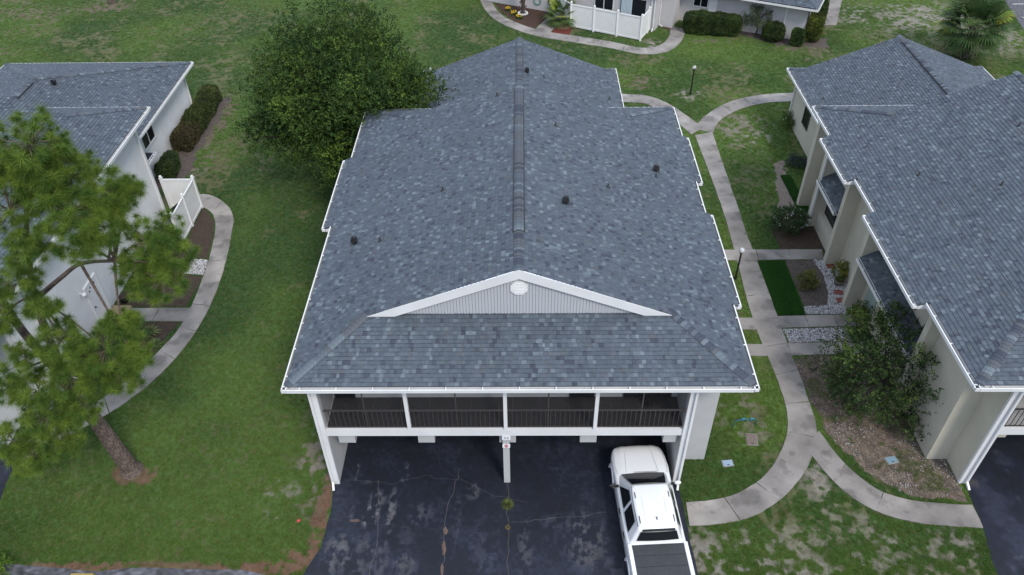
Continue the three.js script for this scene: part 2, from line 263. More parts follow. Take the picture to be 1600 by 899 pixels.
  // gables
  const gable = (z, d, dir) => {
    const g = sub(bld, 'gable'), hw = E - d, yb = ye + SL * d, zw = z + dir * 0.02;
    const sh = new THREE.Shape([new THREE.Vector2(-hw, yb - 0.04), new THREE.Vector2(hw, yb - 0.04), new THREE.Vector2(0, yb + SL * hw - 0.04)]);
    const back = new THREE.ExtrudeGeometry(sh, { depth: 0.05, bevelEnabled: false }); back.translate(cx, 0, zw - (dir > 0 ? 0.06 : -0.01)); part(g, 'gable_backing', muv(back), M.siding);
    const bg = bx(-0.045, 0.045, 0, 1, -0.004, 0.017);
    for (let x = -hw + 0.3; x < hw - 0.3; x += 0.1) { const top = yb + SL * (hw - Math.abs(x)) - 0.1, m = part(g, 'siding_board', bg, M.siding); m.position.set(cx + x, yb - 0.02, zw + dir * 0.004 * (1 + (Math.round(x * 10) & 1))); m.scale.y = top - yb + 0.02; }
    for (const sg of [1, -1]) { const s = new THREE.Shape([new THREE.Vector2(sg * (hw + 0.02 - (dir > 0 ? 0 : 0.2)), yb - 0.02), new THREE.Vector2(sg * (hw - 0.86), yb - 0.02), new THREE.Vector2(0, yb + SL * hw - 0.33), new THREE.Vector2(0, yb + SL * hw + (dir > 0 ? 0.022 : -0.07))]); const r = new THREE.ExtrudeGeometry(s, { depth: 0.04, bevelEnabled: false }); r.translate(cx, 0, z + (dir > 0 ? 0.12 : -0.13)); part(g, 'rake_board', muv(r), M.white);
      const s2 = new THREE.Shape([new THREE.Vector2(sg * (hw + 0.02), yb - 0.015), new THREE.Vector2(sg * (hw - 0.2), yb - 0.015), new THREE.Vector2(0, yb + SL * hw - 0.09), new THREE.Vector2(0, yb + SL * hw - 0.014)]); const r2 = new THREE.ExtrudeGeometry(s2, { depth: 0.22, bevelEnabled: false }); r2.translate(cx, 0, dir > 0 ? z - 0.1 : z - 0.12); part(g, 'rake_soffit', muv(r2), M.soffit); }
    if (dir > 0) { const oy = yb + SL * hw - 0.76, oc = new THREE.CylinderGeometry(0.29, 0.29, 0.06, 8); oc.rotateY(Math.PI / 8); oc.rotateX(Math.PI / 2); oc.translate(cx, oy, zw + 0.045); const v = part(g, 'octagon_vent', oc, M.vinyl); for (let k = -3; k <= 3; k++) part(v, 'louver', bx(cx - 0.2 + Math.abs(k) * 0.022, cx + 0.2 - Math.abs(k) * 0.022, oy - 0.012 + k * 0.06, oy + 0.012 + k * 0.06, zw + 0.074, zw + 0.086), M.vinyl); }
  };
  if (frontHip && frontGable) gable(ze - df, df, 1);
  if (backHip && backGable && !backFull) gable(zb + db, db, -1);
  return roof;
}
// soffit slab and eave gutters round a rectangle with stepped sides
function eaves(bld, { cx = 0, E, ye, ze, zb, bumpsR = [], bumpsL = [], front = true, back = true, right = true, left = true }) {
  const so = [bx(cx - E + 0.14, cx + E - 0.14, ye - 0.16, ye - 0.12, zb + 0.14, ze - 0.14)], fa = [bx(cx - E + 0.14, cx + E - 0.14, ye - 0.12, ye + 0.02, ze - 0.16, ze - 0.14), bx(cx - E + 0.14, cx + E - 0.14, ye - 0.12, ye + 0.02, zb + 0.14, zb + 0.16), bx(cx + E - 0.16, cx + E - 0.14, ye - 0.12, ye + 0.02, zb + 0.16, ze - 0.16), bx(cx - E + 0.14, cx - E + 0.16, ye - 0.12, ye + 0.02, zb + 0.16, ze - 0.16)];
  const one = (sg, bumps) => {
    let z = ze; const x0 = cx + sg * E;
    for (const [za, zb_, off] of bumps) { // za > zb_ in sequence from the front
      const dy = SL * off; gutterRun(bld, [x0, z], [x0, za], [sg, 0], ye);
      gutterRun(bld, [x0 + sg * (off + 0.002), za], [x0 + sg * (off + 0.002), zb_], [sg, 0], ye - dy);
      gutterRun(bld, [x0 - sg * 0.1, za], [x0 + sg * off, za], [0, 1], ye - dy, 0, 'gutter_return', 0.09); gutterRun(bld, [x0 - sg * 0.1, zb_], [x0 + sg * off, zb_], [0, -1], ye - dy, 0, 'gutter_return', 0.09);
      const xs = [x0 - sg * 0.14, x0 + sg * (off - 0.14)].sort((a, b) => a - b); so.push(bx(xs[0], xs[1], ye - 0.26, ye - 0.2, zb_ + 0.02, za - 0.02)); fa.push(bx(xs[0], xs[1], ye - 0.2, ye - 0.085, za - 0.04, za - 0.02), bx(xs[0], xs[1], ye - 0.2, ye - 0.085, zb_ + 0.02, zb_ + 0.04), sg > 0 ? bx(xs[1] - 0.02, xs[1], ye - 0.2, ye - 0.085, zb_ + 0.04, za - 0.04) : bx(xs[0], xs[0] + 0.02, ye - 0.2, ye - 0.085, zb_ + 0.04, za - 0.04));
      z = zb_;
    }
    gutterRun(bld, [x0, z], [x0, zb], [sg, 0], ye);
  };
  if (front) gutterRun(bld, [cx - E, ze], [cx + E, ze], [0, 1], ye);
  if (back) gutterRun(bld, [cx - E, zb], [cx + E, zb], [0, -1], ye, 0);
  if (right) one(1, bumpsR); if (left) one(-1, bumpsL);
  part(bld, 'soffit', so, M.soffit); part(bld, 'fascia', fa, M.white);
}
function slopeFrame(cx, E, ye, x) { const sg = x > cx ? 1 : -1; return { y: ye + SL * (E - Math.abs(x - cx)), n: V3(sg * SA, CA, 0) }; }
function roofVent(bld, cx, E, ye, x, z) { // dark goose-neck exhaust hood
  const { y, n } = slopeFrame(cx, E, ye, x), v = sub(bld, 'roof_vent'); v.position.set(x, y + 0.01, z); v.scale.setScalar(0.82);
  const q = new THREE.Quaternion().setFromUnitVectors(V3(0, 1, 0), n); const fl = bx(-0.16, 0.16, 0, 0.012, -0.16, 0.16); fl.applyQuaternion(q); part(v, 'flashing', fl, M.ventDark);
  part(v, 'collar', cyl(0.1, 0.1, 0.16, 0, -0.02, 0), M.ventDark);
  const hood = new THREE.CylinderGeometry(0.13, 0.13, 0.24, 16, 1, false); hood.rotateX(Math.PI / 2 - 0.25); hood.translate(0, 0.2, 0.02); part(v, 'hood', hood, M.ventDark);
  const rim = new THREE.TorusGeometry(0.125, 0.014, 6, 18); rim.rotateX(-0.25); rim.translate(0, 0.172, 0.135); part(v, 'hood_rim', rim, M.black);
}
function pipeVent(bld, cx, E, ye, x, z) { const { y } = slopeFrame(cx, E, ye, x), v = sub(bld, 'vent_pipe'); v.position.set(x, y, z); part(v, 'pipe', cyl(0.03, 0.028, 0.22, 0, -0.03, 0, 10), M.bronze); part(v, 'boot', cyl(0.09, 0.04, 0.07, 0, -0.02, 0, 12), M.ventDark); }
function downspout(parent, x, z, y0, y1, ox, oz, mat = M.white, w = 0.075) { // vertical leader with an elbow at the foot pointing (ox, oz)
  const g = [bx(x - w / 2, x + w / 2, y0 + 0.14, y1, z - w / 2, z + w / 2)]; const e = bx(-w / 2 + 0.001, w / 2 - 0.001, -w / 2, w / 2, 0, 0.3); e.rotateX(0.55); e.rotateY(Math.atan2(ox, oz)); e.translate(x, y0 + 0.2, z); g.push(e); return part(parent, 'downspout', g, mat);
}

// ---------------------------------------------------------------- ground, paving
const noGrass = [];
const PATCH = [ // worn, sandy or dry places on the lawn: x, z, rx, rz, strength, kind (0 dry grass, 1 sandy, 2 brown soil)
  [-7.5, -5, 0.7, 6, 0.9, 2], [-9.2, -6.5, 1.3, 2.2, 0.5, 0], [-8.6, -9, 1.2, 2, 0.55, 2], [-7.6, -1.5, 0.7, 1.6, 0.85, 1], [-8.3, 0.6, 1, 1, 0.55, 1], [-6.95, 1.6, 0.28, 2.2, 1, 3], [-17.3, -20.5, 1.6, 2.6, 0.8, 0], [-18.6, -25.4, 1.0, 5, 0.8, 2], [-19, -21.5, 1.2, 2, 0.75, 1], [-8.5, -42.8, 3, 2, 0.4, 0], [-20.6, -41.9, 5, 3, 0.6, 0], [-16, -33, 4, 2.5, 0.5, 0], [-14.5, -28, 2.5, 3, 0.35, 0],
  [29.9, -40.8, 4, 3, 0.85, 1], [26.5, -37.5, 3, 2.5, 0.7, 0], [31.5, -36.5, 3.5, 3.5, 0.8, 0], [33.5, -37.5, 3, 2.5, 0.8, 1], [25.5, -34, 2.5, 1.6, 0.6, 0], [21.1, -34.4, 2, 1.4, 0.6, 2], [6, 3, 0.8, 1.2, 0.9, 1], [9.3, 2.8, 1.4, 1, 0.75, 1], [12.4, 2.9, 1.6, 0.9, 0.6, 1], [14.3, 2.6, 1, 0.8, 0.7, 1], [7.2, 2.4, 0.9, 0.6, 0.7, 1], [10.6, 0.2, 0.6, 1.3, 0.8, 1], [11.6, 1.7, 0.7, 0.4, 0.6, 1], [8.3, 3.4, 1.5, 0.6, 0.8, 1],
  [12.6, -19.5, 1, 3.5, 0.55, 0], [13.4, -24.5, 1.6, 2, 0.7, 1], [14.2, -18.5, 0.7, 3, 0.7, 1], [14.6, -37.4, 3, 0.8, 0.6, 2], [20, -35.8, 2.5, 0.7, 0.8, 2], [8.0, -31, 1.8, 1.1, 0.7, 2], [7.8, -27.4, 0.8, 0.5, 0.5, 2], [12.4, -26.5, 1, 1, 0.4, 0], [-37.7, -43.5, 4, 1.6, 0.7, 2], [-32.6, -44.6, 2.5, 1.6, 0.8, 2], [-31, -39, 5, 2, 0.45, 0], [-14.1, -0.4, 0.9, 0.5, 1, 3], [-12, 3.32, 9, 0.24, 0.9, 3], [-7.6, 3.2, 0.6, 0.5, 1, 3], [-15.5, 2.4, 2, 0.5, 0.4, 0], [-10.5, -1.5, 2, 3, 0.35, 0], [7.6, -4.5, 0.6, 3, 0.6, 0], [8.7, -2, 0.7, 0.7, 0.6, 1], [8.1, -3.4, 0.9, 0.8, 0.5, 1], [10.9, -29.2, 0.8, 0.75, 0.9, 1], [24.5, -42, 2.5, 2.5, 0.6, 1], [9.5, -36.5, 1, 1.3, 0.7, 1], [7, -37.4, 2, 0.6, 0.6, 0], [-26, -33, 4, 2, 0.4, 0], [-24, -38, 5, 2, 0.5, 0], [0, -36, 5, 1.2, 0.35, 0]];
function lawn(x, z) { // linear colour and bareness of the turf
  const a = fbm(x * 0.22 + 3, z * 0.22 + 8, 4), b = fbm(x * 1.3, z * 1.3, 3), c = fbm(x * 5, z * 5 + 40, 3);
  let bare = 0, kind = [0, 0, 0, 0];
  for (const [px, pz, rx, rz, s, k] of PATCH) { const dx = (x - px) / rx; if (dx > 1.5 || dx < -1.5) continue; const dz = (z - pz) / rz, d = dx * dx + dz * dz; if (d < 2.2) { const w = s * (k === 1 && z > -3 ? 0.76 : k === 3 ? 1 : 0.84) * sm(2.1, 0.0, d); if (w > 0) { bare = Math.max(bare, w); kind[k] += w; } } }
  const dryAll = sm(0.42, 0.7, fbm(x * 0.55 + 60, z * 0.55, 4)) * 0.62 * (x < -6 && z > -14 ? 0.62 : 1); bare = Math.max(bare, dryAll); kind[0] += dryAll;
  const g = sm(0.3, 0.7, a), q = 0.86 + 0.3 * c;
  const warm = x > 6 ? 1 : 0;
  const gr = [lerp(0.029, 0.06, g) * q * (1 + 0.16 * warm), lerp(0.067, 0.11, g) * q * (1 + 0.12 * warm), lerp(0.014, 0.02, g) * q];
  const ks = kind[0] + kind[1] + kind[2] + kind[3] + 1e-6, red = [0.125, 0.068, 0.042], dry = [0.085, 0.09, 0.034], sandy = [0.22, 0.2, 0.175], soil = [0.115, 0.09, 0.062];
  const br = [0, 1, 2].map(i => (dry[i] * kind[0] + sandy[i] * kind[1] + soil[i] * kind[2] + red[i] * kind[3]) / ks * (0.7 + 0.6 * c));
  const h = fbm(x * 4.2 + 11, z * 4.2 + 5, 5), m = sm(-0.09, 0.12, bare * 0.62 - 0.36 + (h - 0.5) * 1.25 + (b - 0.5) * 0.4) * clamp(bare * 1.6);
  return { c: gr.map((v, i) => lerp(v, br[i], m)), bare: m };
}
{
  const far = new THREE.Mesh(new THREE.PlaneGeometry(3000, 3000).rotateX(-Math.PI / 2), std({ color: lin(0.035, 0.065, 0.02), roughness: 1 })); far.position.y = -0.02; far.receiveShadow = true; structure(far, 'ground', 'green land reaching out to the horizon');
  const x0 = -48, x1 = 48, z0 = -52, z1 = 8, W = 2048, H = 1280, d = new Uint8Array(W * H * 4), enc = v => Math.pow(clamp(v), 1 / 2.2) * 255;
  for (let j = 0; j < H; j++) for (let i = 0; i < W; i++) { const x = lerp(x0, x1, (i + 0.5) / W), z = lerp(z1, z0, (j + 0.5) / H), { c } = lawn(x, z), k = (j * W + i) * 4; d[k] = enc(c[0]); d[k + 1] = enc(c[1]); d[k + 2] = enc(c[2]); d[k + 3] = 255; }
  const t = new THREE.DataTexture(d, W, H); t.colorSpace = THREE.SRGBColorSpace; t.magFilter = THREE.LinearFilter; t.minFilter = THREE.LinearMipmapLinearFilter; t.generateMipmaps = true; t.needsUpdate = true;
  const g = new THREE.PlaneGeometry(x1 - x0, z1 - z0).rotateX(-Math.PI / 2); g.translate((x0 + x1) / 2, 0, (z0 + z1) / 2);
  const m = new THREE.Mesh(g, std({ map: t, roughness: 1 })); m.receiveShadow = true; structure(m, 'lawn', 'patchy green lawn between the buildings with dry sandy spots');
}
console.log('lawn');
// rough edges for soil sheets
function ragged(poly, amp, step, seed) { const out = []; for (let i = 0; i < poly.length; i++) { const a = poly[i], b = poly[(i + 1) % poly.length], L = Math.hypot(b[0] - a[0], b[1] - a[1]), n = Math.max(1, Math.round(L / step)), nx = (b[1] - a[1]) / L, nz = -(b[0] - a[0]) / L; for (let k = 0; k < n; k++) { const t = k / n, x = lerp(a[0], b[0], t), z = lerp(a[1], b[1], t), o = (fbm(x * 2.1 + seed, z * 2.1, 3) - 0.5) * 2 * amp; out.push([x + nx * o, z + nz * o]); } } return out; }
function bed(name, label, poly, mat, y = 0.008, amp = 0.12) { const p = amp ? ragged(poly, amp, 0.25, 5) : poly; noGrass.push(p); const g = polyPrism(p, -0.05, y), m = shade(new THREE.Mesh(g, mat)); return structure(m, name, label); }
// walkways: cross-sections [xl, zl, xr, zr] cut into slabs with open joints
const slabMats = [M.concreteA, M.concreteB, M.concreteC];
function walk(label, secs, y, len = 1.5, seed = 3) {
  const r = rng(seed), g = new THREE.Group(); structure(g, 'walkway', label);
  const Lc = new THREE.CatmullRomCurve3(secs.map(s => V3(s[0], 0, s[1])), false, 'centripetal'), Rc = new THREE.CatmullRomCurve3(secs.map(s => V3(s[2], 0, s[3])), false, 'centripetal');
  const N = 240, tt = i => i / N, mid = []; let acc = [0];
  for (let i = 0; i <= N; i++) { const a = Lc.getPoint(tt(i)), b = Rc.getPoint(tt(i)); mid.push([a, b]); if (i) { const c0 = mid[i - 1][0].clone().add(mid[i - 1][1]).multiplyScalar(0.5), c1 = a.clone().add(b).multiplyScalar(0.5); acc.push(acc[i - 1] + c0.distanceTo(c1)); } }
  const total = acc[N], n = Math.max(1, Math.round(total / len)), at = s => { let i = 0; while (i < N - 1 && acc[i + 1] < s) i++; const f = clamp((s - acc[i]) / (acc[i + 1] - acc[i] + 1e-9)); return [mid[i][0].clone().lerp(mid[i + 1][0], f), mid[i][1].clone().lerp(mid[i + 1][1], f)]; };
  for (let k = 0; k < n; k++) {
    const s0 = total * k / n + 0.009, s1 = total * (k + 1) / n - 0.009, A = [], B = [], q = 6;
    for (let i = 0; i <= q; i++) { const [a, b] = at(lerp(s0, s1, i / q)); A.push([a.x, a.z]); B.push([b.x, b.z]); }
    const poly = A.concat(B.reverse()); const rg = ragged(poly, 0.025, 0.2, seed);
    let area = 0; for (let i = 0; i < rg.length; i++) { const a = rg[i], b = rg[(i + 1) % rg.length]; area += a[0] * b[1] - b[0] * a[1]; } if (area > 0) rg.reverse();
    const m = part(g, 'slab', polyPrism(rg, -0.06, y + r() * 0.006), slabMats[Math.floor(r() * 3)]); noGrass.push(poly);
  }
  return g;
}
walk('winding concrete walk between the centre and right buildings', [[10.3, -24.13, 11.38, -24.49], [10.43, -19.52, 11.33, -19.82], [10.47, -16.83, 11.3, -16.99], [10.42, -14.28, 11.26, -14.38], [10.33, -11.91, 11.3, -12.14], [10.21, -9.33, 11.32, -9.49], [10.24, -7.23, 11.32, -7.42], [10.36, -5.45, 11.35, -5.74], [10.4, -3.85, 11.36, -4.0], [10.2, -2.48, 11.22, -2.2], [9.61, -1.29, 10.5, -0.75], [8.73, -0.22, 9.45, 0.45], [7.61, 0.5, 8.1, 1.35], [6.67, 0.75, 6.9, 1.68], [5.8, 0.84, 5.76, 1.77]], 0.03, 1.55, 1);
walk('curved concrete walk branching to the right driveway', [[11.3, -2.3, 10.6, -1.5], [11.67, -1.17, 11.0, -0.44], [12.05, -0.38, 11.43, 0.37], [12.71, 0.38, 12.18, 1.12], [13.54, 0.74, 13.3, 1.58], [14.64, 0.9, 14.5, 1.76], [15.71, 0.95, 15.68, 1.85]], 0.037, 1.6, 2);
walk('concrete walk curving behind the centre building to the fork', [[5.23, -29.47, 5.15, -28.45], [6.77, -29.27, 6.66, -28.25], [8.05, -29.08, 7.73, -28.1], [9.31, -27.96, 8.5, -27.3], [10.04, -26.73, 9.26, -26.1], [10.95, -25.0, 10.1, -24.2]], 0.037, 1.7, 3);
walk('concrete walk curving from the fork to the right building', [[10.35, -24.9, 11.4, -24.35], [11.3, -26.4, 12.0, -25.7], [13.0, -28.05, 13.4, -27.1], [15.34, -29.05, 15.4, -28.0], [17.62, -29.27, 17.5, -28.2]], 0.044, 1.7, 4);
walk('straight concrete path to the buttress wall beside the potted plant', [[9.83, -13.3, 9.8, -12.5], [14.6, -13.3, 14.5, -12.55]], 0.044, 1.6, 5);
walk('short concrete path stub toward the centre building, rear one', [[9.0, -8.5, 9.0, -7.8], [10.25, -8.5, 10.25, -7.8]], 0.044, 1.5, 6);
walk('concrete path along the pebbles to the porch canopy', [[11.25, -8.6, 11.3, -7.88], [15.0, -8.7, 15.0, -7.98]], 0.044, 1.4, 7);
walk('short concrete path stub toward the centre building, front one', [[9.0, -6.9, 9.0, -6.22], [10.3, -6.88, 10.3, -6.2]], 0.044, 1.5, 8);
walk('concrete path running under the large shrub', [[11.33, -6.95, 11.3, -6.24], [14.6, -7.02, 14.6, -6.34]], 0.044, 1.6, 9);
walk('curved concrete walk along the white left building', [[-17.3, -17.3, -17.3, -18.3], [-16.9, -17.25, -16.8, -18.3], [-16.06, -16.62, -15.8, -17.65], [-15.6, -15.68, -14.9, -16.4], [-15.3, -14.34, -14.5, -14.6], [-14.98, -11.86, -14.13, -12.0], [-14.86, -9.61, -14.02, -9.5], [-15.0, -7.75, -14.2, -7.45], [-15.4, -6.48, -14.61, -5.9], [-15.85, -5.45, -15.15, -4.65], [-16.5, -4.27, -15.95, -3.45], [-17.4, -3.18, -16.88, -2.5], [-18.43, -2.12, -17.99, -1.43], [-18.75, -1.9, -18.6, -1.0]], 0.03, 1.6, 10);
walk('short concrete path to the left building door', [[-17.75, -9.3, -17.75, -8.45], [-14.8, -9.3, -14.85, -8.45]], 0.037, 1.5, 11);
walk('curved concrete walk along the fenced patio at the back', [[-3.69, -48.02, -2.74, -48.0], [-3.16, -45.27, -2.25, -45.25], [-2.75, -43.45, -1.8, -43.18], [-1.95, -41.46, -1.08, -41.68], [-0.58, -39.75, -0.01, -40.5], [1.29, -38.27, 1.54, -39.26], [4.01, -37.12, 4.29, -38.15], [6.21, -36.22, 6.52, -37.22], [8.56, -35.14, 8.58, -36.15], [10.15, -35.42, 9.7, -36.4], [11.36, -36.87, 10.6, -37.6], [12.21, -39.2, 11.2, -39.86]], 0.03, 1.7, 12);
walk('short concrete path between the two mulch beds at the back', [[1.0, -39.2, 2.15, -38.75], [2.33, -42.09, 3.38, -41.58]], 0.037, 1.8, 13);
walk('straight concrete walk beyond the far hedge', [[22.41, -39.74, 23.3, -39.73], [24.81, -45.92, 25.72, -45.9]], 0.03, 1.6, 14);

// asphalt
function asphaltTex(W, H, w, h, draw) { // canvas in metres with origin at the upper left of the sheet
  const c = document.createElement('canvas'); c.width = W; c.height = H; const x = c.getContext('2d'), id = x.createImageData(W, H), sx = w / W, sy = h / H;
  for (let j = 0; j < H; j++) for (let i = 0; i < W; i++) {
    const u = i * sx, v = j * sy, n = fbm(u * 0.9 + 4, v * 0.9, 4), f = fbm(u * 7, v * 7, 3), g = hash2(i, j);
    let L = 0.105 + 0.06 * (n - 0.5) + 0.05 * (f - 0.5) + 0.05 * (g - 0.5);
    const { a, b } = draw ? draw.spot(u, v, n, f, g) : { a: 0, b: 0 }; L = lerp(L, 0.46 + 0.2 * (g - 0.5) + 0.2 * (f - 0.5), a);
    const k = (j * W + i) * 4; id.data[k] = 255 * lerp(L * lerp(0.8, 0.98, Math.min(1, a * 2.5)), 0.42, b); id.data[k + 1] = 255 * lerp(L * 0.98, 0.34, b); id.data[k + 2] = 255 * lerp(L * lerp(1.5, 1.04, Math.min(1, a * 2.5)), 0.26, b); id.data[k + 3] = 255;
  }
  x.putImageData(id, 0, 0); if (draw && draw.lines) draw.lines(x, W / w, H / h);
  const t = new THREE.CanvasTexture(c); t.colorSpace = THREE.SRGBColorSpace; t.wrapS = t.wrapT = THREE.ClampToEdgeWrapping; return t;
}
function sheet(x0, x1, z0, z1, y, mat, poly) { // flat sheet with uv 0..1 over the rectangle
  const s = new THREE.Shape((poly || [[x0, z0], [x1, z0], [x1, z1], [x0, z1]]).map(([x, z]) => new THREE.Vector2(x, -z))), g = new THREE.ShapeGeometry(s); g.rotateX(-Math.PI / 2); g.translate(0, y, 0); const p = g.attributes.position, uv = g.attributes.uv;
  for (let i = 0; i < p.count; i++) uv.setXY(i, (p.getX(i) - x0) / (x1 - x0), (z1 - p.getZ(i)) / (z1 - z0)); const n = g.attributes.normal; for (let i = 0; i < n.count; i++) n.setXYZ(i, 0, 1, 0); return shade(new THREE.Mesh(g, mat));
}
{ // centre driveway with worn sealer, chalky stains and cracks
  const X0 = -7.4, X1 = 6.2, Z0 = -5.6, Z1 = 4.4;
  const stains = [[-5.95, 1.25, 0.18, 0.3, 0.4], [-5.2, 1.35, 0.3, 0.45, 1], [-5.05, 0.7, 0.3, 0.4, 0.55], [-4.5, 1.2, 0.16, 0.9, 0.75], [-6.1, 2.8, 0.5, 0.75, 0.62], [-5.25, 2.9, 0.4, 0.8, 0.42], [-4.6, 3.0, 0.25, 0.8, 0.4], [-3.45, 1.35, 0.4, 0.45, 0.4], [-3.8, 3.2, 0.4, 0.5, 0.45], [-3.9, 2.2, 0.3, 0.6, 0.25], [-1.7, 0.35, 0.25, 0.35, 0.55], [-2.2, 1.4, 0.15, 0.8, 0.3], [2.2, 2.3, 0.75, 1.1, 0.5], [1.2, 1.6, 0.5, 0.3, 0.3], [0.15, 2.6, 0.25, 1.2, 0.4], [-5.95, -0.55, 0.06, 0.5, 0.5], [-4.2, -0.35, 0.14, 0.5, 0.5], [-5.4, 0.0, 0.3, 0.1, 0.35], [-6.4, 0.8, 0.2, 0.5, 0.2], [3.0, 3.4, 0.5, 0.6, 0.35], [-1.2, 2.8, 0.5, 1, 0.25], [5.2, 2.6, 0.2, 1.2, 0.25], [1.4, -1.2, 0.8, 0.8, 0.1]];
  const spot = (u, v, n, f, g) => { const x = X0 + u, z = Z0 + v; let a = 0; for (const [sx, sz, rx, rz, s] of stains) { const dx = (x - sx) / rx, dz = (z - sz) / rz, d = dx * dx + dz * dz; if (d < 3) a = Math.max(a, s * 0.85 * sm(1.9, 0.15, d) * sm(0.4, 0.6, fbm(x * 6 + 9, z * 2.8, 5) + (f - 0.5) * 0.5 + (g - 0.5) * 0.16)); } if (f + n > 1.16 && g > 0.86) a = Math.max(a, 0.3); return { a, b: 0 }; };
  const lines = (c, kx, kz) => {
    const L = (pts, w, col, al, sd) => { c.strokeStyle = col; c.globalAlpha = al * 0.7; c.lineWidth = w; c.beginPath(); pts.forEach(([x, z], i) => { const n = i ? 8 : 0; if (!i) return c.moveTo((x - X0) * kx, (z - Z0) * kz); const [px, pz] = pts[i - 1]; for (let k = 1; k <= 8; k++) { const X = lerp(px, x, k / 8), Z = lerp(pz, z, k / 8); c.lineTo((X - X0 + (vn(X * 4 + sd, Z * 4) - 0.5) * 0.14) * kx, (Z - Z0 + (vn(X * 4, Z * 4 + sd) - 0.5) * 0.14) * kz); } }); c.stroke(); c.globalAlpha = 1; };
    const tan = '#7d746a', br = '#8a6a55';
    L([[-5.12, -0.1], [-4.9, 1.2], [-4.85, 2.4], [-4.95, 4.4]], 2.2, tan, 0.8, 1); L([[-2.2, -0.6], [-2.5, 0.9], [-2.56, 2.2], [-2.56, 4.4]], 2.4, tan, 0.85, 2); L([[-0.46, -0.2], [-0.42, 1.8], [-0.4, 4.4]], 2.2, '#7d7055', 0.85, 3); L([[-6.3, -0.1], [-4.7, 0.06], [-3.66, -0.27], [-2.1, -0.1], [-0.9, 0.55], [0.2, 0.8]], 1.6, tan, 0.7, 4); L([[-0.3, 1.6], [1, 1.5], [3.1, 1.25]], 1.8, '#8b8a86', 0.75, 5); L([[-3.2, -1.4], [-2.9, -0.6], [-2.1, -0.1]], 1.3, tan, 0.5, 6); L([[-6.6, 1.5], [-5, 1.7], [-2.7, 1.9], [-0.5, 2.1]], 1.2, tan, 0.45, 7); L([[-1.6, 0.2], [-2.1, 1.1], [-2.2, 2.6]], 1.2, tan, 0.55, 8); L([[3.2, -0.6], [2.9, 0.6], [3, 1.3], [3.4, 2.6]], 1.1, tan, 0.35, 9); L([[0.9, -0.2], [1.4, 0.6], [1.2, 1.5]], 1, tan, 0.3, 10);
    c.fillStyle = br; for (const [x, z, a, b, q] of [[-5.7, 1.55, 0.2, 0.07, 0.1], [-2.55, 1.95, 0.09, 0.16, 0.3], [-2.55, 2.6, 0.08, 0.32, 0.2], [-2.56, 3.4, 0.06, 0.25, 0], [-0.43, 1.82, 0.09, 0.1, 0]]) { c.globalAlpha = 0.6; c.beginPath(); for (let k = 0; k < 40; k++) { const t = k / 40 * 6.283, r = 0.35 + 1.0 * fbm(Math.cos(t) * 3 + x * 9, Math.sin(t) * 3 + z * 9, 3); c.lineTo((x - X0 + Math.cos(t) * a * r + Math.sin(t) * q * 0.1) * kx, (z - Z0 + Math.sin(t) * b * r) * kz); } c.fill(); } c.globalAlpha = 1;
  };
  const t = asphaltTex(1600, 1176, X1 - X0, Z1 - Z0, { spot, lines });
  const poly = ragged([[-6.7, -5.55], [5.62, -5.55], [5.64, 0.1], [5.7, 2.2], [5.85, 4.4], [-7.4, 4.4], [-7.1, 3.5], [-6.72, 2.6], [-6.62, 1.2], [-6.7, 0.1]], 0.05, 0.2, 3); noGrass.push(poly);
  structure(sheet(X0, X1, Z0, Z1, 0.012, std({ map: t, roughness: 0.62 }), poly), 'driveway', 'dark sealed asphalt driveway with chalky stains under the centre building');
  const r2 = [[15.72, -5.5], [28, -5.5], [28, 4.4], [15.3, 4.4], [15.4, 3.2], [15.62, 2.2], [15.72, 1.0], [15.86, 0]], p2 = ragged(r2, 0.05, 0.25, 8); noGrass.push(p2);
  const tR = asphaltTex(1024, 820, 12.7, 9.9, { spot: (u, v, n, f, g) => ({ a: 0.3 * sm(0.62, 0.8, fbm(u * 1.4, v * 1.1 + 5, 4)) + 0.16 * sm(0.56, 0.7, n), b: 0 }) });
  structure(sheet(15.3, 28, -5.5, 4.4, 0.012, std({ map: tR, roughness: 0.62 }), p2), 'driveway', 'dark asphalt driveway at the right building');
  const p3 = ragged([[-32, -5.5], [-19.35, -5.5], [-19.35, -3.4], [-18.75, -3.3], [-18.85, -1.5], [-18.55, 0.3], [-18.3, 2.0], [-17.4, 3.2], [-32, 3.2]], 0.05, 0.25, 9); noGrass.push(p3);
  structure(sheet(-32, -17.4, -5.5, 3.3, 0.012, std({ map: tR, roughness: 0.62 }), p3), 'driveway', 'dark asphalt driveway at the left building below the pine');
  const tS = asphaltTex(1024, 256, 80, 20, { spot: (u, v, n, f, g) => ({ a: 0.62 + 0.5 * (f - 0.5), b: 0 }) });
  const ps = [[-60, 4.4], [-60, 3.2], [-16.9, 3.18], [-14.7, 3.36], [-13.9, 3.46], [-12.9, 3.3], [-9, 3.38], [-8.3, 3.56], [-7.1, 4.4]]; noGrass.push(ps);
  structure(sheet(-60, 60, 3.2, 24, 0.006, std({ map: tS, roughness: 0.8 }), ragged(ps, 0.04, 0.3, 2)), 'road_edge', 'weathered grey asphalt road edge at the lower left');
  structure(sheet(-60, 60, 4.4, 24, 0.008, std({ map: tS, roughness: 0.8 })), 'road', 'grey asphalt road in front of the buildings');
  noGrass.push([[-60, 4.4], [60, 4.4], [60, 24], [-60, 24]]);
  const pk = sheet(35.6, 60, -62, -37.4, 0.012, std({ map: tS, roughness: 0.8 }), [[36.2, -37.4], [60, -37.4], [60, -62], [39.2, -62], [37.6, -44]]); noGrass.push([[36.2, -37.4], [60, -37.4], [60, -62], [39.2, -62], [37.6, -44]]); structure(pk, 'parking_lot', 'grey asphalt parking lot behind the palm');
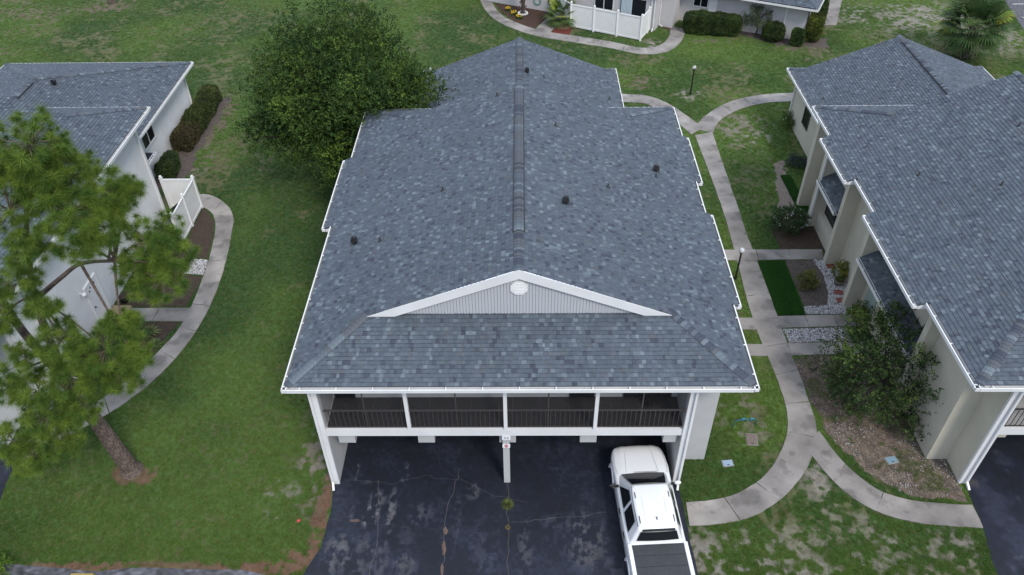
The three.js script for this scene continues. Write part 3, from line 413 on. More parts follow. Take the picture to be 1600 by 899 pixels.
  const pm = std({ color: lin(0.7, 0.7, 0.7), map: texConcrete }); for (let k = 0; k < 4; k++) { const m = shade(new THREE.Mesh(bx(37.4 + k * 0.5, 43, 0.014, 0.019, -40.9 - k * 2.6, -40.78 - k * 2.6), pm)); structure(m, 'parking_line', ['nearest', 'second nearest', 'third', 'farthest'][k] + ' white painted bay line on the parking lot'); }
  const kb = shade(new THREE.Mesh(bx(36.2, 60, -0.02, 0.13, -37.45, -37.3), M.concreteC)); structure(kb, 'kerb', 'pale concrete kerb edging the parking lot');
}
console.log('asphalt');
// beds
bed('soil_bed', 'grey brown soil bed with a yellow shrub beside the bright turf', [[12.66, -12.47], [13.95, -12.5], [14.2, -11.42], [14.05, -10.16], [13.75, -9.31], [12.63, -9.23]], M.soilGrey, 0.01, 0.06);
const gravelPolys = [[[13.95, -12.5], [15.03, -12.5], [15.03, -9.4], [14.43, -9.0], [14.43, -8.74], [12.57, -8.74], [12.63, -9.25], [13.71, -9.33], [13.99, -10.16], [14.15, -11.42]], [[11.36, -7.8], [14.1, -7.9], [14.1, -7.1], [11.4, -6.98]], [[-16.0, -12.83], [-15.1, -12.73], [-14.99, -11.63], [-15.92, -11.73]]];
['white pebble bed along the buttress wall', 'white pebble strip between the two porch paths', 'small white pebble patch beside the left walk'].forEach((l, k) => bed('pebble_bed', l, gravelPolys[k], M.soilGrey, 0.01, 0));
bed('soil_bed', 'dark soil bed under the flowering bush', [[12.6, -15.3], [13.1, -16.0], [15.0, -16.0], [15.0, -13.33], [12.57, -13.33]], M.soil, 0.01, 0.12);
bed('soil_bed', 'bare pinkish sandy strip beside the right building', [[14.2, -21.0], [14.7, -21.4], [14.5, -16.3], [13.3, -16.2]], M.sand, 0.008, 0.25);
const litterPoly = [[11.4, -6.1], [14.85, -6.2], [14.85, -1.0], [15.7, -1.0], [15.62, 0.75], [13.6, 0.62], [12.45, -0.45], [11.6, -2.17], [11.46, -4.18]];
const litterTex = dataTex(512, (u, v, i, j) => { const n = tnoise(u, v, 16, 5, 11), g = hash2(i, j), w = sm(0.56, 0.66, tnoise(u, v, 64, 3, 12)); return [lerp(0.22 + 0.26 * n, 0.6, w * 0.4) + 0.14 * (g - 0.5), lerp(0.19 + 0.23 * n, 0.57, w * 0.4) + 0.14 * (g - 0.5), lerp(0.17 + 0.19 * n, 0.54, w * 0.4) + 0.12 * (g - 0.5)]; }, true, 0.4);
bed('leaf_litter_bed', 'bed of dry leaves and pale gravel under the large shrub', litterPoly, std({ map: litterTex, roughness: 1 }), 0.008, 0.22);
bed('soil_bed', 'dark soil bed with spiky plants in front of the left building', [[-15.5, -6.78], [-16.1, -5.6], [-17.0, -5.4], [-18.3, -7.0], [-18.3, -8.4], [-15.1, -8.38]], M.soil, 0.01, 0.05);
bed('soil_bed', 'brown soil strip beside the left walk', [[-15.1, -9.4], [-18.3, -9.4], [-18.3, -12.5], [-16.05, -12.5], [-15.95, -11.65], [-15.0, -11.55]], M.soil, 0.01, 0.05);
bed('soil_bed', 'brown soil strip along the left patio fence', [[-16.6, -14.09], [-16.7, -17.1], [-16.2, -16.6], [-15.76, -15.96], [-15.4, -14.5], [-15.16, -12.87], [-16.6, -12.9]], M.soil, 0.01, 0.06);
bed('soil_bed', 'bare soil strip under the left hedge', [[-19.3, -29.5], [-18.5, -29.2], [-18.7, -22.5], [-18.4, -19.2], [-20.2, -18.6], [-20.3, -29.8]], M.soilGrey, 0.006, 0.3);
bed('mulch_bed', 'brown mulch bed with yellow flowers at the back', [[-2.0, -44.6], [-1.45, -42.9], [-0.3, -40.85], [1.0, -39.6], [2.35, -42.2], [2.3, -42.95]], M.mulchBrown, 0.02, 0);
bed('mulch_bed', 'bright red mulch bed under the small fan palm', [[2.3, -38.85], [3.55, -38.35], [3.95, -39.95], [3.95, -41.9], [3.4, -41.7]], M.mulchRed, 0.02, 0);
bed('soil_bed', 'bare soil strip under the far hedges', [[12.3, -38.6], [16, -38.1], [18.5, -36.4], [21.5, -36], [22, -37.5], [18, -38.6], [13, -40]], M.soilGrey, 0.006, 0.3);
{ // white pebbles, far too many to count
  const r = rng(77), list = [];
  gravelPolys.forEach((p, q) => { let xs = p.map(a => a[0]), zs = p.map(a => a[1]), x0 = Math.min(...xs), x1 = Math.max(...xs), z0 = Math.min(...zs), z1 = Math.max(...zs), n = Math.round((x1 - x0) * (z1 - z0) * 900); for (let i = 0; i < n; i++) { const x = lerp(x0, x1, r()), z = lerp(z0, z1, r()); if (inPoly(x, z, p)) list.push([x, z]); } });
  for (let i = 0; i < 5200; i++) { const x = lerp(11.3, 15.8, r()), z = lerp(-6.2, 1, r()); if (inPoly(x, z, litterPoly) && fbm(x * 1.3 + 5, z * 1.3, 4) + 0.12 * (z > -2.5 ? 1 : 0) > 0.58 && r() < 0.6) list.push([x, z, 1]); }
  const g = new THREE.IcosahedronGeometry(0.024, 0), m = new THREE.InstancedMesh(g, std({ color: 0xffffff, roughness: 0.9 }), list.length), o = new THREE.Object3D(), c = new THREE.Color();
  list.forEach(([x, z, k], i) => { o.position.set(x, 0.014 + r() * 0.012, z); o.rotation.set(r() * 6, r() * 6, r() * 6); const s = k ? 0.5 + r() * 0.6 : 0.6 + r() * 0.8; o.scale.set(s * (0.8 + r() * 0.7), s * 0.7, s); o.updateMatrix(); m.setMatrixAt(i, o.matrix); const t = k ? 0.15 + r() * 0.3 : 0.2 + r() * 0.45; c.setRGB(t, t * 0.985, t * (k ? 0.93 : 1)); m.setColorAt(i, c); });
  m.name = numbered('white_pebbles'); shade(m); scene.add(m); tag(m, 'loose white pebbles spread over the planting beds', 'pebbles', null, 'stuff');
}

// ---------------------------------------------------------------- centre building
const E0 = 7.29, YE = 5.78, ZE = 0.7, ZB = -16.9, DF = 2.46, DB = 2.6;
function railing(bld, x0, x1, y0, y1, z, name = 'railing') {
  const m = part(bld, name, [bx(x0, x1, y1 - 0.045, y1, z - 0.025, z + 0.025), bx(x0, x1, y0 + 0.06, y0 + 0.09, z - 0.015, z + 0.015)], M.bronze);
  const n = Math.round((x1 - x0) / 0.158), g = bx(-0.009, 0.009, y0 + 0.09, y1 - 0.045, -0.009, 0.009); for (let k = 1; k < n; k++) { const b = part(m, 'baluster', g, M.bronze); b.position.set(lerp(x0, x1, k / n), 0, z); }
}
function balconyFront(bld, q, xs, mulls) { // xs: post centres left to right, screens between
  for (let k = 0; k + 1 < xs.length; k++) {
    const a = xs[k] + 0.055, b = xs[k + 1] - 0.055, m = mulls[k];
    railing(bld, a, b, 3.02, 3.96, q - 0.06);
    part(bld, 'mullion', bx(m - 0.022, m + 0.022, 3.02, 5.6, q - 0.1, q - 0.035 - 0.055), M.bronze);
    const s = new THREE.PlaneGeometry(b - a, 2.58); s.translate((a + b) / 2, 4.31, q - 0.115); part(bld, 'insect_screen', s, M.screen);
    part(bld, 'screen_frame', [bx(a, b, 3.0, 3.03, q - 0.13, q - 0.1), bx(a, b, 5.58, 5.62, q - 0.13, q - 0.1)], M.bronze);
  }
}
const bumpsMain = [[-3.1, -8.4, 0.27], [-10.6, -14.25, 0.27]];
{
  const b = thing('apartment_building', 'grey shingled two storey building in the centre with white gable and screened balconies over carports', 'building');
  dutchRoof(b, { E: E0, ye: YE, ze: ZE, zb: ZB, df: DF, db: DB, seed: 11, bumpsR: bumpsMain, bumpsL: [[-7.65, -12.6, 0.36]], pieces: 280, vent: [-3.6, -13.4] });
  eaves(b, { E: E0, ye: YE, ze: ZE, zb: ZB, bumpsR: bumpsMain, bumpsL: [[-7.65, -12.6, 0.36]] });
  // walls
  part(b, 'wall', [bx(-6.74, 6.75, 0, 5.62, -16.4, -5.5)], M.wallGrey);
  part(b, 'upper_wall', [bx(-6.74, 6.75, 3.02, 5.62, -5.5, -1.42)], M.wallWhite);
  part(b, 'side_wall', [bx(5.66, 6.75, 0, 3.02, -5.5, -1.0), bx(5.66, 6.75, 3.02, 5.62, -1.6, -1.0)], M.wallGrey);
  part(b, 'side_wall', [bx(-6.74, -6.5, 0, 2.69, -5.5, -0.02), bx(-6.74, -6.5, 3.0, 5.62, -1.6, -0.02)], M.wallGrey);
  part(b, 'side_wall', [bx(5.44, 5.66, 0, 2.69, -5.5, -0.02), bx(5.44, 5.66, 3.0, 5.62, -1.6, -0.02)], M.wallGrey);
  part(b, 'balcony_slab', [bx(-6.74, 5.66, 2.69, 3.0, -5.5, 0)], M.white);
  { // dark floor tiles on the balcony
    const f = sub(b, 'balcony_floor'), g = bx(0, 0.475, 3.0, 3.012, 0, 0.475); for (let i = 0; i < 25; i++) for (let j = 0; j < 3; j++) { const t = part(f, 'floor_tile', g, M.tile); t.position.set(-6.48 + i * 0.48, 0, -1.58 + j * 0.48); }
  }
  for (const x of [-5.92, -3.2, -0.42, 2.33, 5.1]) part(b, 'beam', bx(x - 0.28 + (x > 5 ? 0.06 : 0), x + 0.28 - (x > 5 ? 0.06 : 0), 2.12, 2.69, -5.5, -0.16), M.wallGrey);
  part(b, 'post', bx(-0.58, -0.36, 0, 2.69, -0.2, -0.0), M.wallGrey);
  for (const x of [-3.69, -0.47, 2.5]) part(b, 'balcony_post', bx(x - 0.06, x + 0.06, 3.0, 5.62, -0.12, 0.0), M.white);
  part(b, 'corner_trim', bx(-6.75, -6.49, 0, 5.62, -0.02, 0.06), M.white); part(b, 'corner_trim', bx(5.43, 5.67, 0, 5.62, -0.02, 0.06), M.white);
  downspout(b, -6.7, 0.11, 0, 5.6, 0.2, 1); downspout(b, 5.62, 0.11, 0, 5.6, -0.2, 1);
  balconyFront(b, 0, [-6.5, -3.69, -0.47, 2.5, 5.44], [-5.09, -2.08, 0.94, 3.99]);
  for (const [x0, x1] of [[-6.4, -5.75], [1.75, 2.55], [3.6, 5.2]]) { const d = part(b, 'sliding_door', bx(x0, x1, 3.02, 5.1, -1.43, -1.39), M.glassDark); part(d, 'door_frame', [bx(x0 - 0.04, x0, 3.02, 5.14, -1.43, -1.38), bx(x1, x1 + 0.04, 3.02, 5.14, -1.43, -1.38)], M.bronze); }
  for (const [x, z] of [[1.64, -6.05], [5.51, -10.36]]) roofVent(b, 0, E0, YE, x, z); roofVent(b, 0, E0, YE, -6.01, -5.98);
  for (const [x, z] of [[1.46, -11.25], [3.32, -7.94], [5.44, -9.86], [-2.81, -7.51], [-4.97, -5.57], [-0.91, -13.41]]) pipeVent(b, 0, E0, YE, x, z);
  // one storey wing behind
  const EW = 5.65, YW = 3.15, ZW = -26.45;
  dutchRoof(b, { E: EW, ye: YW, ze: -16.38, zb: ZW, df: 0, db: 0.75, seed: 211, frontHip: false, vent: [-17.3, -25.2], roofName: 'wing_roof' });
  eaves(b, { E: EW, ye: YW, ze: -16.4, zb: ZW, front: false });
  part(b, 'wing_wall', bx(-5.1, 5.1, 0, 2.99, -25.9, -16.4), M.wallGrey);
  roofVent(b, 0, EW, YW, 0.4, -21.9); pipeVent(b, 0, EW, YW, 1.29, -21.9); pipeVent(b, 0, EW, YW, 4.85, -22.1);
}
// ---------------------------------------------------------------- right building
const XR = 21.05;
{
  const b = thing('apartment_building', 'beige stucco building on the right with buttress walls and small porch canopies', 'building');
  const bl = [[-3.15, -8.4, 0.38], [-10.7, -14.2, 0.38]];
  dutchRoof(b, { cx: XR, E: E0, ye: YE, ze: ZE, zb: ZB, df: DF, db: DB, seed: 311, bumpsL: bl, bumpsR: bumpsMain, vent: [-3.6, -13.4] });
  eaves(b, { cx: XR, E: E0, ye: YE, ze: ZE, zb: ZB, bumpsL: bl, bumpsR: bumpsMain });
  const wx = 15.05;
  part(b, 'wall', [bx(wx, 27.6, 0, 5.62, -16.4, -5.5), bx(wx, 27.6, 3.02, 5.62, -5.5, -1.6)], M.wallBeige);
  part(b, 'corner_wall', [bx(14.85, 15.6, 0, 5.62, -3.3, -1.0), bx(wx, 15.84, 0, 3.02, -5.5, -3.3), bx(15.6, 15.84, 0, 2.69, -3.3, -0.02), bx(15.6, 15.84, 2.69, 5.62, -1.6, -0.02)], M.wallBeige);
  part(b, 'balcony_slab', bx(15.84, 27.6, 2.69, 3.0, -5.5, 0), M.white);
  part(b, 'corner_trim', bx(15.59, 15.85, 0, 5.62, -0.02, 0.06), M.white); downspout(b, 15.8, 0.11, 0, 5.6, 0.1, 1);
  downspout(b, 27.4, 0.11, 0, 5.6, 0, 1);
  balconyFront(b, 0, [15.84, 18.7, 21.6, 24.6, 27.4], [17.2, 20.1, 23.1, 26]);
  for (const x of [18.7, 21.6, 24.6]) part(b, 'balcony_post', bx(x - 0.06, x + 0.06, 3.0, 5.62, -0.12, 0.0), M.white);
  part(b, 'post', bx(21.5, 21.7, 0, 2.69, -0.2, 0), M.wallBeige); part(b, 'side_wall', [bx(27.4, 27.6, 0, 2.69, -5.5, 0), bx(27.4, 27.6, 3.0, 5.62, -1.6, 0)], M.wallBeige);
  for (const x of [16.2, 18.9, 21.6, 24.3]) part(b, 'beam', bx(x - 0.25, x + 0.25, 2.3, 2.69, -5.5, -0.2), M.wallBeige);
  // buttress walls
  for (const [z0, z1] of [[-17.2, -16.9], [-15.5, -15.2], [-12.45, -12.15], [-9.55, -9.25], [-3.6, -3.31]]) part(b, 'buttress', bx(14.4, wx, 0, 5.52, z0, z1), M.wallBeige);
  // porch canopies with gutter
  for (const [za, zb, sd] of [[-12.46, -15.2, 5], [-3.61, -9.25, 6]]) {
    const c = sub(b, 'porch_canopy'), xo = 14.22, yl = 2.78, run = wx - xo, pitch = 0.5, ca = 1 / Math.hypot(1, pitch);
    const O = V3(xo + 0.1, yl + 0.05, 0), V = V3(ca, pitch * ca, 0), poly = [[za - 0.01, 0], [za - 0.01, (run - 0.1) / ca], [zb + 0.01, (run - 0.1) / ca], [zb + 0.01, 0]];
    shingleMass(c, tabsOf(O, V3(0, 0, 1), V, poly, 400 + sd)); part(c, 'canopy_deck', facePrism(poly.map(([u, v]) => O.clone().addScaledVector(V3(0, 0, 1), u).addScaledVector(V, v)), -0.01, 0.05), M.ventDark);
    part(c, 'canopy_soffit', bx(xo + 0.15, wx, yl - 0.12, yl - 0.08, zb, za), M.soffit);
    gutterRun(b, [xo, za], [xo, zb], [-1, 0], yl, 1.3, 'porch_gutter', 0.12);
  }
  const win = (x, y0, y1, z0, z1) => { const w = part(b, 'window', bx(x - 0.02, x + 0.02, y0, y1, z0, z1), M.glassDark); part(w, 'window_frame', [bx(x - 0.05, x, y0 - 0.05, y0, z0 - 0.05, z1 + 0.05), bx(x - 0.05, x, y1, y1 + 0.05, z0 - 0.05, z1 + 0.05), bx(x - 0.05, x, y0, y1, z0 - 0.05, z0), bx(x - 0.05, x, y0, y1, z1, z1 + 0.05)], M.bronze); return w; };
  win(wx, 1.0, 2.4, -15.0, -13.4); win(wx, 3.9, 5.1, -14.6, -13.3); win(wx, 3.9, 5.1, -7.2, -5.6);
  part(b, 'sill_wall', bx(14.75, wx, 0, 0.85, -15.2, -12.45), M.wallBeige);
  const dr = part(b, 'door', bx(wx - 0.04, wx + 0.01, 0.04, 2.1, -8.9, -8.0), std({ color: lin(0.3, 0.38, 0.36), roughness: 0.5 })); part(dr, 'handle', bx(wx - 0.1, wx - 0.04, 0.98, 1.06, -8.14, -8.06), M.bronze);
  win(wx, 0.9, 2.2, -7.5, -6.4);
  downspout(b, 14.36, -15.05, 0, 5.5, -1, 0); downspout(b, 14.9, -3.68, 0, 5.4, -1, 0);
  for (const [x, z] of [[15.77, -9.77], [19.65, -10.94], [17.84, -7.88], [18.3, -4.2]]) pipeVent(b, XR, E0, YE, x, z);
  // wing
  const EW = 5.65, YW = 3.15, ZW = -26.35;
  dutchRoof(b, { cx: 21.2, E: EW, ye: YW, ze: -16.38, zb: ZW, df: 0, db: 0.85, seed: 511, frontHip: false, vent: [-17.6, -24.9], roofName: 'wing_roof' });
  eaves(b, { cx: 21.2, E: EW, ye: YW, ze: -16.4, zb: ZW, front: false });
  part(b, 'wing_wall', bx(16.2, 26.2, 0, 2.99, -25.9, -16.4), M.wallBeige); part(b, 'buttress', bx(15.75, 16.2, 0, 2.98, -20.5, -20.2), M.wallBeige);
  win(16.2, 1.15, 2.1, -23.6, -22.7); pipeVent(b, 21.2, EW, YW, 20.7, -18.6); pipeVent(b, 21.2, EW, YW, 16.3, -21.9);
  downspout(b, 16.15, -25.8, 0, 3, -1, 0);
}
// ---------------------------------------------------------------- left building
const XL = -25.1;
{
  const b = thing('apartment_building', 'white walled building on the left, partly behind the pine', 'building');
  const EL = XL * -1 - 17.69;
  dutchRoof(b, { cx: XL, E: EL, ye: YE, ze: ZE, zb: -17.3, df: DF, db: DB, seed: 611, vent: [-4, -13.5] });
  eaves(b, { cx: XL, E: EL, ye: YE, ze: ZE, zb: -17.3 });
  const wx = -18.45;
  part(b, 'wall', [bx(-31.8, wx, 0, 5.62, -16.7, -5.5), bx(-31.8, wx, 3.02, 5.62, -5.5, -3.4), bx(-19.4, wx, 0, 3.02, -5.5, -3.4)], M.wallWhite);
  { // lap siding on the recessed front wall
    const g = bx(-31.6, wx, 0, 0.145, -3.4, -3.385); for (let k = 0; k < 18; k++) { const p = part(b, 'siding_board', g, M.siding); p.position.y = 3.02 + k * 0.145 - (k > 17 ? 0 : 0); p.rotation.x = 0; }
    const g2 = bx(-19.4, wx, 0, 0.145, -3.4, -3.385); for (let k = 0; k < 20; k++) part(b, 'siding_board', g2, M.siding).position.y = k * 0.15;
  }
  part(b, 'side_wall', [bx(-19.6, -19.38, 0, 2.69, -5.5, -0.02), bx(-19.6, -19.38, 3, 5.62, -3.4, -0.02)], M.wallWhite); part(b, 'balcony_slab', bx(-31.8, -19.6, 2.69, 3.0, -5.5, 0), M.white);
  part(b, 'corner_trim', bx(wx - 0.06, wx + 0.03, 0, 5.62, -3.4, -3.33), M.white); part(b, 'corner_trim', bx(-19.61, -19.37, 0, 5.62, -0.02, 0.05), M.white);
  downspout(b, wx + 0.05, -16.4, 0, 5.6, 1, 0); downspout(b, -19.45, 0.1, 0, 5.6, 0.2, 1); downspout(b, wx + 0.05, -5.0, 0, 5.6, 1, 0);
  // entry door with a glazed fan, wall lamp
  const d = part(b, 'door', bx(wx, wx + 0.05, 0.06, 2.12, -9.15, -8.2), M.white); part(d, 'fan_light', [0, 1, 2, 3].map(k => { const g = new THREE.CircleGeometry(0.1, 8, 0, 1.2); g.rotateZ(k * 0.78 + 0.1); g.translate(0, 0, 0); g.rotateY(Math.PI / 2); g.translate(wx + 0.055, 1.82 + 0.09 * Math.sin(k * 0.78 + 0.7), -8.67 - 0.22 * Math.cos(k * 0.78 + 0.5)); return g; }), M.glassDark); part(d, 'door_frame', [bx(wx, wx + 0.07, 0.06, 2.2, -9.23, -9.15), bx(wx, wx + 0.07, 0.06, 2.2, -8.2, -8.12), bx(wx, wx + 0.07, 2.12, 2.2, -9.15, -8.2)], M.vinyl); part(d, 'handle', bx(wx + 0.05, wx + 0.1, 1, 1.07, -8.32, -8.26), M.bronze);
  const lp = sub(b, 'wall_lamp'); part(lp, 'bracket', bx(wx, wx + 0.14, 2.18, 2.22, -7.87, -7.83), M.white); part(lp, 'lamp_shade', new THREE.SphereGeometry(0.1, 14, 10).translate(wx + 0.16, 2.14, -7.85), M.vinyl);
  part(b, 'upper_vent', bx(wx, wx + 0.04, 4.6, 5.0, -12.9, -12.6), M.white);
  // wing with a full hip
  const EW = 5.72, YW = 3.1, ZW = -27.9;
  dutchRoof(b, { cx: -25.42, E: EW, ye: YW, ze: -16.68, zb: ZW, df: 0, db: 6.6, seed: 711, frontHip: false, backFull: true, vent: [-17.5, -20.9], roofName: 'wing_roof' });
  eaves(b, { cx: -25.42, E: EW, ye: YW, ze: -16.7, zb: ZW, front: false });
  part(b, 'wing_wall', bx(-30.6, -20.25, 0, 2.94, -27.3, -16.7), M.wallWhite);
  const w = part(b, 'window', bx(-20.25, -20.22, 1.75, 2.5, -21.5, -20.0), M.glassDark); part(w, 'window_frame', [bx(-20.24, -20.18, 1.68, 1.75, -21.57, -19.93), bx(-20.24, -20.18, 2.5, 2.57, -21.57, -19.93), bx(-20.24, -20.18, 1.75, 2.5, -21.57, -21.5), bx(-20.24, -20.18, 1.75, 2.5, -20.0, -19.93), bx(-20.24, -20.19, 1.75, 2.5, -20.79, -20.73)], M.vinyl);
  downspout(b, -20.2, -27.1, 0, 2.95, 1, 0); downspout(b, -20.2, -17.0, 0, 2.95, 1, 0);
  { const c = sub(b, 'porch_canopy'); part(c, 'canopy_deck', bx(-20.25, -19.1, 2.22, 2.27, -18.9, -17.4), M.ventDark); } gutterRun(b, [-19.05, -18.9], [-19.05, -17.4], [1, 0], 2.3, 0.6, 'porch_gutter', 0.12);
  roofVent(b, -25.42, EW, YW, -24.5, -21.4);
}
// ---------------------------------------------------------------- building at the back (turned)
{
  const A = 26 * Math.PI / 180, b = thing('apartment_building', 'pale low building at the back beyond the lawn with patio fence and hedges', 'building', [-2.14, 0, -44.85], -A);
  part(b, 'wall', [bx(-6, 13.3, 0, 3.0, -9, 0), bx(13.3, 14.3, 0, 3.0, -9, -1.0)], M.wallBack); part(b, 'end_wall', bx(14.3, 23.4, 0, 2.62, -9, -2.7), M.wallBack);
  // shingled roof over the right end
  const roof = sub(b, 'roof'), e = 24.05, w0 = -1.9, yl = 2.62, c2 = CA; const O = V3(e, yl, w0), poly = [[-10.2, 0.1], [-0.1, 0.1], [-4.3, 4.3], [-10.2, 4.3]]; shingleMass(roof, tabsOf(O, V3(1, 0, 0), V3(0, SA, -CA), poly.map(([u, t]) => [u, t / CA]), 900)); const poly2 = [[-8.6, 0.1], [0.1 - 0.2, 0.1], [-4.3, 4.3]]; shingleMass(roof, tabsOf(O, V3(0, 0, 1), V3(-CA, SA, 0), poly2.map(([u, t]) => [u, t / CA]), 901));
  part(roof, 'roof_deck', [facePrism([[-10.2, 0.1], [-0.1, 0.1], [-4.3, 4.3], [-10.2, 4.3]].map(([u, t]) => V3(e + u, yl + SL * t, w0 - t)), -0.01, 0.05), facePrism([[-8.6, 0.1], [-0.1, 0.1], [-4.3, 4.3]].map(([u, t]) => V3(e - t, yl + SL * t, w0 + u)), -0.01, 0.05)], M.ventDark);
  gutterRun(b, [e - 9.7, w0], [e, w0], [0, 1], yl, 0); gutterRun(b, [e, w0], [e, w0 - 8.6], [1, 0], yl, 0);
  part(b, 'roof', bx(-6.5, 13.8, 3.0, 3.15, -9.4, 0.5), M.white);
  part(b, 'soffit', bx(14.3, e - 0.1, yl - 0.14, yl - 0.1, -9, w0 - 0.1), M.soffit);
  downspout(b, 21.9, -2.65, 0, 2.5, 0, 1); downspout(b, 12.95, 0.06, 0, 3, 0, 1); downspout(b, 13.2, 0.06, 0, 3, 0, 1); downspout(b, 13.36, -0.9, 0, 3, 1, 0);
  part(b, 'corner_trim', bx(23.38, 23.46, 0, 2.62, -2.76, -2.66), M.bronze);
  const wn = (x0, x1, y0, y1, z, m = M.glassDark) => { const w = part(b, 'window', bx(x0, x1, y0, y1, z, z + 0.03), m); part(w, 'window_frame', [bx(x0 - 0.05, x0, y0 - 0.05, y1 + 0.05, z, z + 0.06), bx(x1, x1 + 0.05, y0 - 0.05, y1 + 0.05, z, z + 0.06), bx(x0, x1, y0 - 0.05, y0, z, z + 0.06), bx(x0, x1, y1, y1 + 0.05, z, z + 0.06), bx((x0 + x1) / 2 - 0.025, (x0 + x1) / 2 + 0.025, y0, y1, z + 0.03, z + 0.055)], M.vinyl); return w; };
  wn(8.6, 10.0, 1.0, 2.2, 0); wn(15.3, 16.3, 1.3, 2.3, -2.7); const cu = part(b, 'patio_door', bx(10.6, 12.5, 0.05, 2.1, 0, 0.03), M.glassDark); for (let k = 0; k < 8; k++) part(cu, 'curtain', cyl(0.07, 0.07, 2.0, 10.72 + k * 0.1, 0.07, 0.09, 8), M.curtain);
  part(b, 'wall_panel', bx(16.4, 17.0, 0.4, 2.4, -2.7, -2.66), M.white);
  const hose = new THREE.TorusGeometry(0.28, 0.035, 8, 24); hose.translate(3.9, 0.75, 0.06); part(b, 'garden_hose', hose, std({ color: lin(0.06, 0.28, 0.18), roughness: 0.5 }));
  const wr = new THREE.TorusGeometry(0.26, 0.06, 8, 24); wr.translate(5.1, 0.85, 0.08); part(b, 'wreath', wr, std({ color: lin(0.03, 0.06, 0.025), roughness: 1 }));
}
// ---------------------------------------------------------------- vinyl patio fences
function vinylFence(label, pts, h = 1.8, skipEnds = false) {
  const f = thing('vinyl_fence', label, 'fence', [0, 0, 0], 0, 'white vinyl patio fences');
  const post = (x, z) => { const p = part(f, 'post', bx(x - 0.065, x + 0.065, 0, h + 0.06, z - 0.065, z + 0.065), M.vinyl); part(p, 'post_cap', [bx(x - 0.085, x + 0.085, h + 0.06, h + 0.085, z - 0.085, z + 0.085), new THREE.SphereGeometry(0.075, 12, 8).translate(x, h + 0.15, z)], M.vinyl); };
  for (let i = 0; i + 1 < pts.length; i++) {
    const [ax, az] = pts[i], [bx_, bz] = pts[i + 1], L = Math.hypot(bx_ - ax, bz - az), n = Math.max(1, Math.round(L / 1.8)), t = Math.atan2(-(bz - az), bx_ - ax);
    for (let k = 0; k < n; k++) {
      const x0 = lerp(ax, bx_, k / n), z0 = lerp(az, bz, k / n), w = L / n, boards = Math.round((w - 0.13) / 0.152);
      const put = g => { g.rotateY(t); g.translate(x0, 0, z0); return g; };
      part(f, 'rail', [put(bx(0.06, w - 0.06, h - 0.1, h, -0.035, 0.035)), put(bx(0.06, w - 0.06, 0.08, 0.2, -0.035, 0.035))], M.vinyl);
      const bw = (w - 0.13) / boards; for (let q = 0; q < boards; q++) part(f, 'board', put(bx(0.065 + q * bw + 0.0015, 0.065 + (q + 1) * bw - 0.0015, 0.15, h - 0.05, -0.012 + (q & 1) * 0.001, 0.012 + (q & 1) * 0.001)), M.vinyl);
      post(x0, z0);
    }
  }
  post(...pts[pts.length - 1]);
}
vinylFence('white vinyl privacy fence round the small patio of the left building', [[-18.35, -17.1], [-16.72, -17.1], [-16.72, -13.9]]);
vinylFence('white vinyl privacy fence in front of the building at the back', [[2.55, -41.9], [3.75, -39.85], [8.6, -37.35], [9.95, -40.1]], 1.75);
vinylFence('white vinyl fence mostly hidden behind the leafy round tree', [[-5.2, -25.6], [-5.6, -29.2], [-6.6, -27.3]], 1.85);

// ---------------------------------------------------------------- vegetation
function leafMat(c) { return new THREE.MeshPhysicalMaterial({ color: c ?? 0xffffff, vertexColors: true, roughness: 0.75, side: THREE.DoubleSide, transmission: 0, specularIntensity: 0.35 }); }
const leafVC = leafMat();
class Leaves { // a soup of folded leaf blades with colours
  constructor() { this.p = []; this.n = []; this.c = []; }
  tri(a, b, c, col) { const n = V3().crossVectors(b.clone().sub(a), c.clone().sub(a)).normalize(); for (const q of [a, b, c]) { this.p.push(q.x, q.y, q.z); this.n.push(n.x, n.y, n.z); this.c.push(...col); } }
  leaf(P, dir, side, len, w, col) { const e = P.clone().addScaledVector(dir, len), m = P.clone().addScaledVector(dir, len * 0.45), up = V3().crossVectors(dir, side).multiplyScalar(w * 0.18); const a = m.clone().addScaledVector(side, w / 2).add(up), b = m.clone().addScaledVector(side, -w / 2).add(up); this.tri(P, a, e, col); this.tri(P, e, b, col); }
  geo() { const g = new THREE.BufferGeometry(); g.setAttribute('position', new THREE.Float32BufferAttribute(this.p, 3)); g.setAttribute('normal', new THREE.Float32BufferAttribute(this.n, 3)); g.setAttribute('color', new THREE.Float32BufferAttribute(this.c, 3)); return g; }
}
function rdir(r) { const z = r() * 2 - 1, a = r() * 6.2832, s = Math.sqrt(1 - z * z); return V3(Math.cos(a) * s, z, Math.sin(a) * s); }
function sprig(L, P, dir, r, n, len, leaf, w, base, vary) { // leaves set alternately along a short twig
  const s0 = V3().crossVectors(dir, rdir(r)).normalize(); const k = 0.8 + r() * 0.4;
  for (let i = 0; i < n; i++) { const t = (i + r()) / n, q = P.clone().addScaledVector(dir, t * len), d = dir.clone().multiplyScalar(0.5).addScaledVector(s0, (i & 1 ? 1 : -1) * (0.5 + r() * 0.5)).addScaledVector(rdir(r), 0.55).normalize(), s = V3().crossVectors(d, rdir(r)).normalize(), j = k * (1 - vary / 2 + r() * vary); L.leaf(q, d, s, leaf * (0.7 + r() * 0.6), w * (0.7 + r() * 0.6), [base[0] * j, base[1] * j, base[2] * j]); }
}
